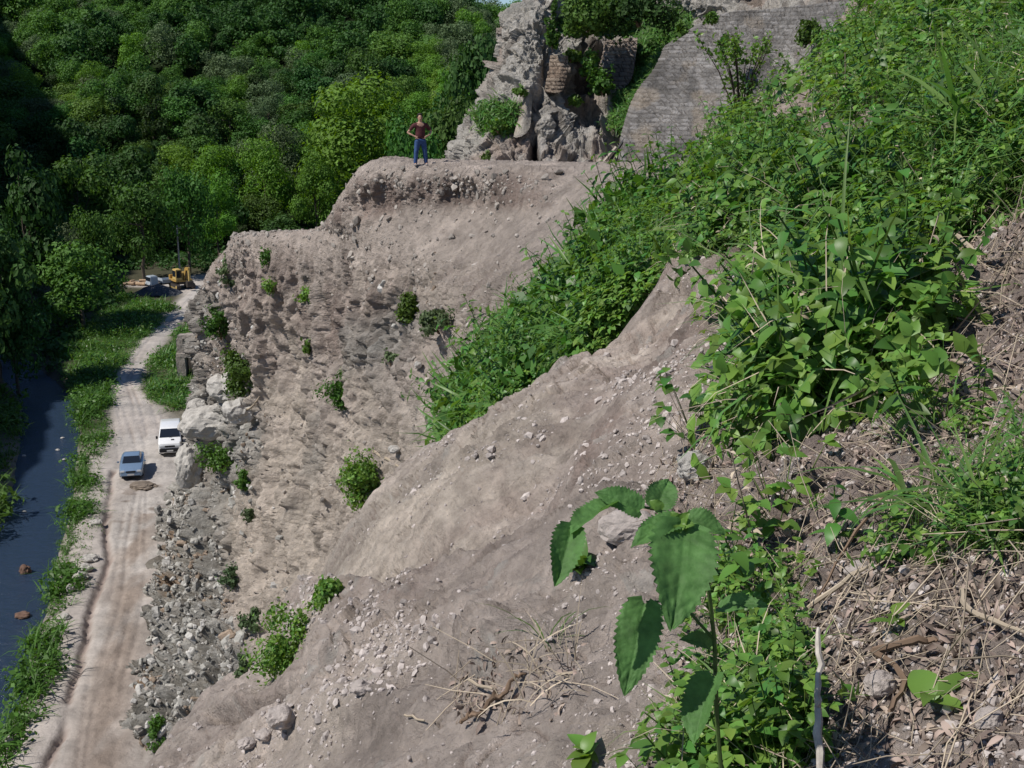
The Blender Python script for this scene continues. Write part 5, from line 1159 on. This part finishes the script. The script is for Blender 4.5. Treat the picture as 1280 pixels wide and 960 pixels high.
def van(loc, rz):
    t = empty('white_van', loc, rz, 'white van with sloping windscreen parked against the cliff foot on the track', 'van'); pt = paint('white_paint', (.78, .79, .80), .3)
    mb = MB(); st = [(-2.28, .70, .34, .86), (-2.22, .84, .26, 1.0), (-1.98, .90, .24, 1.12), (-1.55, .91, .24, 1.22), (-1.40, .90, .24, 1.28), (-.72, .80, .24, 1.88), (-.40, .80, .24, 1.93), (1.0, .81, .24, 1.96), (2.1, .80, .24, 1.93), (2.28, .78, .30, 1.86)]
    mb.loft([sec(y, w_, a, b, .13) for y, w_, a, b in st]); mb.build('body', pt, t, sm=True)
    mb = MB(); poly_panel(mb, [(-.80, -1.38, 1.32), (.80, -1.38, 1.32), (.70, -.78, 1.86), (-.70, -.78, 1.86)], nrm=(0, -1, .9)); mb.build('windscreen', GLASS, t)
    for s in (-1, 1):
        mb = MB(); poly_panel(mb, [(s * .885, -1.15, 1.24), (s * .835, -.30, 1.24), (s * .805, -.30, 1.72), (s * .815, -.72, 1.72)], nrm=(s, 0, .2)); mb.build('side_window', GLASS, t)
        mb = MB(); poly_panel(mb, [(s * .835, .0, 1.24), (s * .835, 1.1, 1.24), (s * .812, 1.1, 1.72), (s * .805, .0, 1.72)], nrm=(s, 0, .2)); mb.build('side_window', GLASS, t)
        mb = MB(); mb.box((s * .64, -2.27, .80), (.34, .10, .17)); mb.build('headlight', LAMP, t, bevel=.03)
        mb = MB(); mb.box((s * 1.02, -1.15, 1.28), (.16, .10, .24)); mb.build('mirror', BLACK, t, bevel=.03)
        mb = MB(); mb.box((s * .916, -.2, .8), (.006, .014, .9)); mb.box((s * .915, 1.2, .9), (.006, .014, 1.1)); mb.build('door_seam', BLACK, t)
        mb = MB(); mb.box((s * .72, 2.29, 1.0), (.14, .05, .34)); mb.build('tail_light', REDL, t)
    mb = MB(); mb.box((0, -2.30, .80), (.80, .05, .14)); mb.build('grille', BLACK, t, bevel=.02)
    mb = MB(); mb.box((0, -2.27, .48), (1.66, .20, .30)); mb.build('bumper', BLACK, t, bevel=.05); mb = MB(); mb.box((0, -2.385, .46), (.50, .02, .11)); mb.build('number_plate', PLATE, t)
    mb = MB(); poly_panel(mb, [(.10, -1.82, 1.19), (.34, -1.82, 1.19), (.34, -1.68, 1.225), (.10, -1.68, 1.225)], nrm=(0, 0, 1)); mb.build('bonnet_vent', BLACK, t)
    for s in (-1, 1):
        mb = MB(); mb.tube([(s * .05, -1.42, 1.30), (s * .05 + .42, -1.25, 1.44)], .012, 5); mb.build('wiper', BLACK, t)
    wheels(t, (-.80, .80), (-1.45, 1.4), .33, .2); return t
c = FP(166, 589, .1); sedan(c, math.radians(13)); c = FP(214, 560, .08); van(c, math.radians(13))
# ---- digger
YEL = mat('machine_yellow', (.42, .27, .08), .5, spec=.4, var=.25, vscale=4); YEL2 = mat('faded_yellow', (.52, .38, .14), .6, var=.3, vscale=4); STEEL = mat('track_steel', (.07, .06, .055), .7, .3, var=.3, vscale=8)
def digger(loc, rz):
    t = empty('tracked_excavator', loc, rz, 'yellow tracked excavator with folded boom at the far end of the dirt track', 'excavator')
    for s in (-1, 1):
        mb = MB(); sc_ = []
        for x in (s * .85, s * 1.35):
            pts = []
            for k in range(9): a = math.pi / 2 + math.pi * k / 8; pts.append((x, -1.25 + .38 * math.cos(a), .38 + .38 * math.sin(a)))
            for k in range(9): a = -math.pi / 2 + math.pi * k / 8; pts.append((x, 1.25 + .38 * math.cos(a), .38 + .38 * math.sin(a)))
            sc_.append(pts)
        mb.loft(sc_)
        for k in range(12): mb.box((s * 1.1, -1.25 + k * .227, .775), (.5, .08, .05)); mb.box((s * 1.1, -1.25 + k * .227, -.0), (.5, .08, .04))
        tr = mb.build('track', STEEL, t); mb = MB()
        for y in (-1.25, 1.25): mb.cyl((s * 1.33, y, .38), (s * 1.38, y, .38), .22, 14)
        for k in range(4): mb.cyl((s * 1.33, -.75 + k * .5, .2), (s * 1.37, -.75 + k * .5, .2), .12, 10)
        mb.build('track_wheel', YEL2, tr)
    mb = MB(); mb.box((0, 0, .85), (1.5, 1.8, .35)); mb.build('chassis', STEEL, t, bevel=.04)
    mb = MB(); mb.box((0, .35, 1.15), (2.5, 2.6, .28)); mb.box((.45, 1.0, 1.7), (1.55, 1.3, .85)); mb.box((0, 1.75, 1.45), (2.4, .5, .75)); mb.build('housing', YEL, t, bevel=.07)
    mb = MB(); mb.box((-.75, -.25, 2.05), (.95, 1.5, 1.55), taper=.9); cb = mb.build('cab', YEL2, t, bevel=.06)
    mb = MB(); mb.box((-.75, -.99, 2.15), (.74, .04, 1.0)); mb.box((-1.215, -.25, 2.2), (.04, 1.1, .85)); mb.box((-.285, -.25, 2.3), (.04, 1.1, .7)); mb.build('cab_window', GLASS, cb)
    def arm(pts, w_, m_, nm):
        mb = MB(); 
        for k in range(len(pts) - 1):
            a, b = Vector(pts[k][:3]), Vector(pts[k + 1][:3]); ha, hb = pts[k][3], pts[k + 1][3]; dz = (b - a).normalized(); up = Vector((1, 0, 0)).cross(dz).normalized()
            mb.loft([[tuple(q + Vector((sx * w_, 0, 0)) + up * sy * h_) for sx, sy in ((-1, -1), (1, -1), (1, 1), (-1, 1))] for q, h_ in ((a, ha), (b, hb))])
        return mb.build(nm, m_, t, bevel=.02)
    arm([(.15, -.6, 1.3, .2), (.15, -1.5, 2.9, .26), (.15, -2.7, 3.1, .16)], .16, YEL, 'boom'); arm([(.15, -2.5, 3.25, .2), (.15, -2.6, 1.3, .12)], .13, YEL2, 'dipper_arm')
    mb = MB(); mb.loft([[(x, -2.6 + q[0], 1.1 + q[1]) for q in ((-.35, .2), (.25, .25), (.45, -.25), (.2, -.65), (-.3, -.6))] for x in (-.3, .6)]); bk = mb.build('bucket', STEEL, t, bevel=.02)
    mb = MB(); mb.tube([(.15, -1.0, 1.25), (.15, -1.7, 2.55)], [.07, .05], 8); mb.tube([(.15, -1.6, 3.35), (.15, -2.45, 3.5)], [.07, .05], 8); mb.build('ram', STEEL, t)
    return t
digger(FP(228, 360, .05), math.radians(35))
TRB = paint('pale_blue_paint', (.42, .48, .55), .45)
def truck(loc, rz):
    t = empty('flatbed_truck', loc, rz, 'small pale blue truck standing left of the yellow digger', 'truck')
    mb = MB(); mb.box((0, .6, .62), (.8, 3.6, .18)); mb.build('chassis', STEEL, t)
    mb = MB(); mb.box((0, -1.5, 1.25), (1.7, 1.3, 1.35), taper=.88); cb = mb.build('cab', TRB, t, bevel=.1); mb = MB(); mb.box((0, -2.10, 1.5), (1.4, .05, .55)); mb.build('windscreen', GLASS, cb)
    mb = MB(); mb.box((0, 1.1, .85), (1.85, 2.9, .1)); 
    for s in (-1, 1): mb.box((s * .92, 1.1, 1.1), (.05, 2.9, .42))
    mb.box((0, 2.53, 1.1), (1.85, .05, .42)); mb.box((0, -.33, 1.2), (1.85, .05, .6)); mb.build('flatbed', TRB, t, bevel=.01)
    for s in (-1, 1):
        mb = MB(); mb.box((s * .6, -2.18, .85), (.3, .06, .18)); mb.build('headlight', LAMP, t)
    mb = MB(); mb.box((0, -2.17, .6), (1.6, .12, .2)); mb.build('bumper', BLACK, t); wheels(t, (-.72, .72), (-1.4, 1.7), .36, .22); return t
truck(FP(203, 360, .0), math.radians(-50))
# gravel heap and logs
def heap(px0, px1, py, hpx, label, name, cat, mt_, seed):
    a = FP(px0, py, 0); b = FP(px1, py, 0); L_ = np.linalg.norm(b - a); d = float(floor_d(py)); h = hpx * d / F; n_ = 60; X, Y = np.meshgrid(np.linspace(-1, 1, n_ * 2), np.linspace(-1, 1, n_)); r_ = np.sqrt(X ** 2 + Y ** 2)
    V_ = np.stack([X * L_ / 2, Y * h * 2.0, 0 * X], -1); V_[..., 2] = h * np.clip(1 - r_ ** 1.7, -.12, 1) * (1 + .3 * fbm(V_, 2, 3, s=seed)) + .12 * fbm(V_, .5, 3, .6, seed + 3)
    o = mesh_np(name, V_, grid_faces(n_, n_ * 2), mt_); o.location = (a + b) / 2; tag(o, label, cat)
heap(168, 228, 366, 10, 'low dark grey heap of gravel between the track and the digger', 'gravel_heap', 'gravel heap', mat('dark_gravel', (.075, .08, .095), .95, var=.4, vscale=4, bump=1, bscale=5, bdist=.1), 900)
LOGM = mat('cut_log', (.42, .30, .2), .85, var=.3, vscale=4)
for k, (px, py, L_, a) in enumerate([(160, 357, 1.6, .2), (168, 356, 1.2, .9), (176, 357, 1.5, -.3), (184, 356, 1.4, .5), (165, 354, 1.0, 1.2), (180, 353, 1.3, .1)]):
    mb = MB(); mb.tube([(-L_ / 2, 0, .25), (0, .02, .26), (L_ / 2, 0, .25)], [.24, .22, .21], 10); o = mb.build('cut_log', LOGM, sm=True); o.location = FP(px, py, .05 + .2 * (k > 3)); o.rotation_euler = (0, 0, a)
    tag(o, 'short pale log lying at the edge of the wood left of the small truck', 'log', 'logs beside the gravel heap')
# pole behind the digger
pb = Vector(FP(225, 346, 0)); po = empty('utility_pole', pb, 0, 'thin grey utility pole rising behind the yellow digger', 'pole'); hp = 64 * float(floor_d(346)) / F
mb = MB(); mb.tube([(0, 0, -.3), (0, 0, hp)], [.16, .11], 10); mb.build('post', mat('grey_pole', (.30, .30, .30), .8), po, sm=True)
mb = MB(); mb.box((0, 0, hp - .35), (1.3, .1, .1)); ca = mb.build('crossarm', mat('grey_crossarm', (.22, .2, .18), .8), po); mb = MB()
for x in (-.55, .55): mb.cyl((x, 0, hp - .3), (x, 0, hp - .1), .05, 8)
mb.build('insulator', PLATE, ca)
wire = MB(); a = Vector(P(-60, 452, 105)); b = Vector(P(72, 372, 160)); wire.tube([a.lerp(b, t) + Vector((0, 0, -1.6 * 4 * t * (1 - t))) - a for t in [k / 16 for k in range(17)]], .025, 5)
o = wire.build('overhead_cable', mat('cable_grey', (.16, .17, .18), .6), sm=True); o.location = a; tag(o, 'thin sagging cable crossing the shaded river on the left', 'cable')
# ruined gate by the track
def gate():
    b0 = Vector(FP(229, 471, 0)); t = empty('ruined_gatehouse', b0, 0, 'small ruined stone hut with dark opening in the weeds against the cliff', 'ruin'); k = float(floor_d(471)) / F
    st = mat('ruin_stone', (.30, .265, .235), .95, var=.35, vscale=5, bump=1, bscale=6, bdist=.08); h = 56 * k
    def rough_box(c, d_, nm, m_=st, n_=0):
        bm = bmesh.new(); bmesh.ops.create_cube(bm, size=1); bmesh.ops.subdivide_edges(bm, edges=bm.edges[:], cuts=9, use_grid_fill=True); v = np.array([x.co[:] for x in bm.verts]) * np.array(d_) + np.array(c)
        f = np.array([[q.index for q in x.verts] for x in bm.faces]); bm.free(); v = v + np.stack([fbm(v, .8, 3, s=910 + n_), fbm(v, .8, 3, s=920 + n_), fbm(v, .8, 3, s=930 + n_)], -1) * .10; return mesh_np(nm, v, f, m_, t, smooth_sh=False)
    rough_box((-3 * k * 0, 0, h * .25), (11 * k, 1.3, h * .5), 'wall', n_=1); rough_box((17 * k, .3, h * .25), (7 * k, 1.3, h * .5), 'wall', n_=2); rough_box((8 * k, .1, h * .52), (26 * k, 1.5, h * .09), 'lintel', n_=3)
    rough_box((-1 * k, .1, h * .72), (8 * k, 1.1, h * .32), 'wall', n_=4); rough_box((7 * k, .2, h * .92), (20 * k, 1.2, h * .08), 'lintel', n_=5)
    rough_box((9 * k, 1.4, h * .35), (22 * k, .25, h * .7), 'back_wall', mat('shaded_stone', (.10, .09, .08), .95, var=.3), 6)  # back wall coloured dark so the opening looks shaded
gate()
# ------------------------------------------------------------------ the person
def skin_fig(name, verts, edges, rad, m_, parent, sub=2, root=0):
    me = bpy.data.meshes.new(name); me.from_pydata(verts, edges, []); me.materials.append(m_); o = bpy.data.objects.new(name, me); COL.objects.link(o); o.parent = parent
    sk = o.modifiers.new('skin', 'SKIN'); sk.use_smooth_shade = True
    lay = me.skin_vertices[0].data if me.skin_vertices else None
    if lay is None:
        bm = bmesh.new(); bm.from_mesh(me); bm.verts.layers.skin.verify(); bm.to_mesh(me); bm.free(); lay = me.skin_vertices[0].data
    for i, r_ in enumerate(rad): lay[i].radius = (r_ if hasattr(r_, '__len__') else (r_, r_)); lay[i].use_root = (i == root)
    s = o.modifiers.new('sub', 'SUBSURF'); s.levels = sub; s.render_levels = sub; return o
def person():
    p, n, d = pick(527, 207); root = empty('person', p + Vector((0, .15, 0)), math.radians(16), 'person in a maroon shirt and blue jeans standing hands on hips on the bench', 'person')
    SK = mat('skin_tone', (.42, .25, .18), .6); SH = mat('maroon_shirt', (.075, .022, .025), .85, var=.3, vscale=12); JE = mat('blue_jeans', (.035, .075, .19), .85, var=.3, vscale=10); HA = mat('dark_hair', (.03, .022, .018), .7); BO = mat('shoe_leather', (.22, .2, .19), .7)
    V = [(0, 0, .95), (0, 0, 1.12), (0, 0, 1.30), (0, 0, 1.43), (0, -.01, 1.50), (0, -.015, 1.58), (0, -.02, 1.67), (0, -.01, 1.74)]; E = [(i, i + 1) for i in range(7)]; Rr = [(.15, .11), (.14, .10), (.165, .115), (.13, .09), (.055, .06), (.07, .085), (.078, .095), (.055, .065)]
    def add(v, r_, par): V.append(v); Rr.append(r_); E.append((par, len(V) - 1)); return len(V) - 1
    for s in (-1, 1):
        a = add((s * .19, 0, 1.41), .058, 3); a = add((s * .31, .03, 1.27), .046, a); a = add((s * (.44 if s < 0 else .40), .05, 1.16 + .02 * s), .038, a); a = add((s * .33, -.04, 1.08), .033, a); a = add((s * .215, -.09, 1.02), .024, a); h0 = add((s * .17, -.13, .99), (.038, .018), a)
        for k in range(4): add((s * (.12 - .002 * k), -.155 - .004 * k, 1.015 - .022 * k), .009, h0)
        add((s * .2, -.12, 1.05), .010, h0)
        a = add((s * .10, 0, .88), .095, 0); a = add((s * .15, -.01, .50), .062, a); a = add((s * .19, .01, .10), .042, a); a = add((s * .20, -.10, .045), (.045, .035), a)
    skin_fig('body', V, E, Rr, SK, root)
    V = [(0, 0, .90), (0, 0, 1.05), (0, 0, 1.18), (0, 0, 1.32), (0, 0, 1.42), (0, 0, 1.475)]; E = [(i, i + 1) for i in range(5)]; Rr = [(.20, .145), (.195, .14), (.185, .135), (.20, .14), (.16, .11), (.08, .075)]
    for s in (-1, 1):
        V += [(s * .2, 0, 1.405), (s * .32, .03, 1.265), (s * .37, .04, 1.22)]; k = len(V); E += [(4, k - 3), (k - 3, k - 2), (k - 2, k - 1)]; Rr += [.085, .070, .066]
    skin_fig('shirt', V, E, Rr, SH, root)
    V = [(0, 0, .98), (0, 0, .90)]; E = [(0, 1)]; Rr = [(.185, .135), (.18, .135)]
    for s in (-1, 1):
        k = len(V); V += [(s * .105, 0, .80), (s * .15, -.01, .50), (s * .185, .005, .14), (s * .187, .005, .07)]; E += [(1, k), (k, k + 1), (k + 1, k + 2), (k + 2, k + 3)]; Rr += [.118, .088, .072, .072]
    skin_fig('jeans', V, E, Rr, JE, root)
    for s in (-1, 1): skin_fig('shoe', [(s * .19, .06, .045), (s * .195, -.06, .05), (s * .205, -.17, .035)], [(0, 1), (1, 2)], [(.05, .045), (.055, .05), (.045, .035)], BO, root, 1)
    bm = bmesh.new(); bmesh.ops.create_uvsphere(bm, u_segments=16, v_segments=12, radius=1)
    for v in bm.verts: v.co = Vector((v.co.x * .092, v.co.y * .108 + .018, v.co.z * .10 + 1.705)); 
    bmesh.ops.delete(bm, geom=[v for v in bm.verts if v.co.y < -.035 and v.co.z < 1.74], context='VERTS'); me = bpy.data.meshes.new('hair'); bm.to_mesh(me); bm.free(); me.materials.append(HA); o = bpy.data.objects.new('hair', me); COL.objects.link(o); o.parent = root
    for x in (-.032, .032):
        mb = MB(); mb.box((x, -.112, 1.655), (.026, .012, .012)); mb.build('eye', HA, root)
    mb = MB(); mb.loft([[(-.012, -.10, 1.66), (.012, -.10, 1.66), (0, -.118, 1.66)], [(-.018, -.10, 1.615), (.018, -.10, 1.615), (0, -.138, 1.62)]]); mb.build('nose', SK, root)
    mb = MB(); mb.box((0, -.105, 1.585), (.045, .012, .010)); mb.build('mouth', mat('lip_tone', (.3, .12, .1), .6), root)
    for s in (-1, 1):
        mb = MB(); mb.box((s * .088, 0, 1.64), (.02, .035, .06)); mb.build('ear', SK, root, bevel=.008)
person()
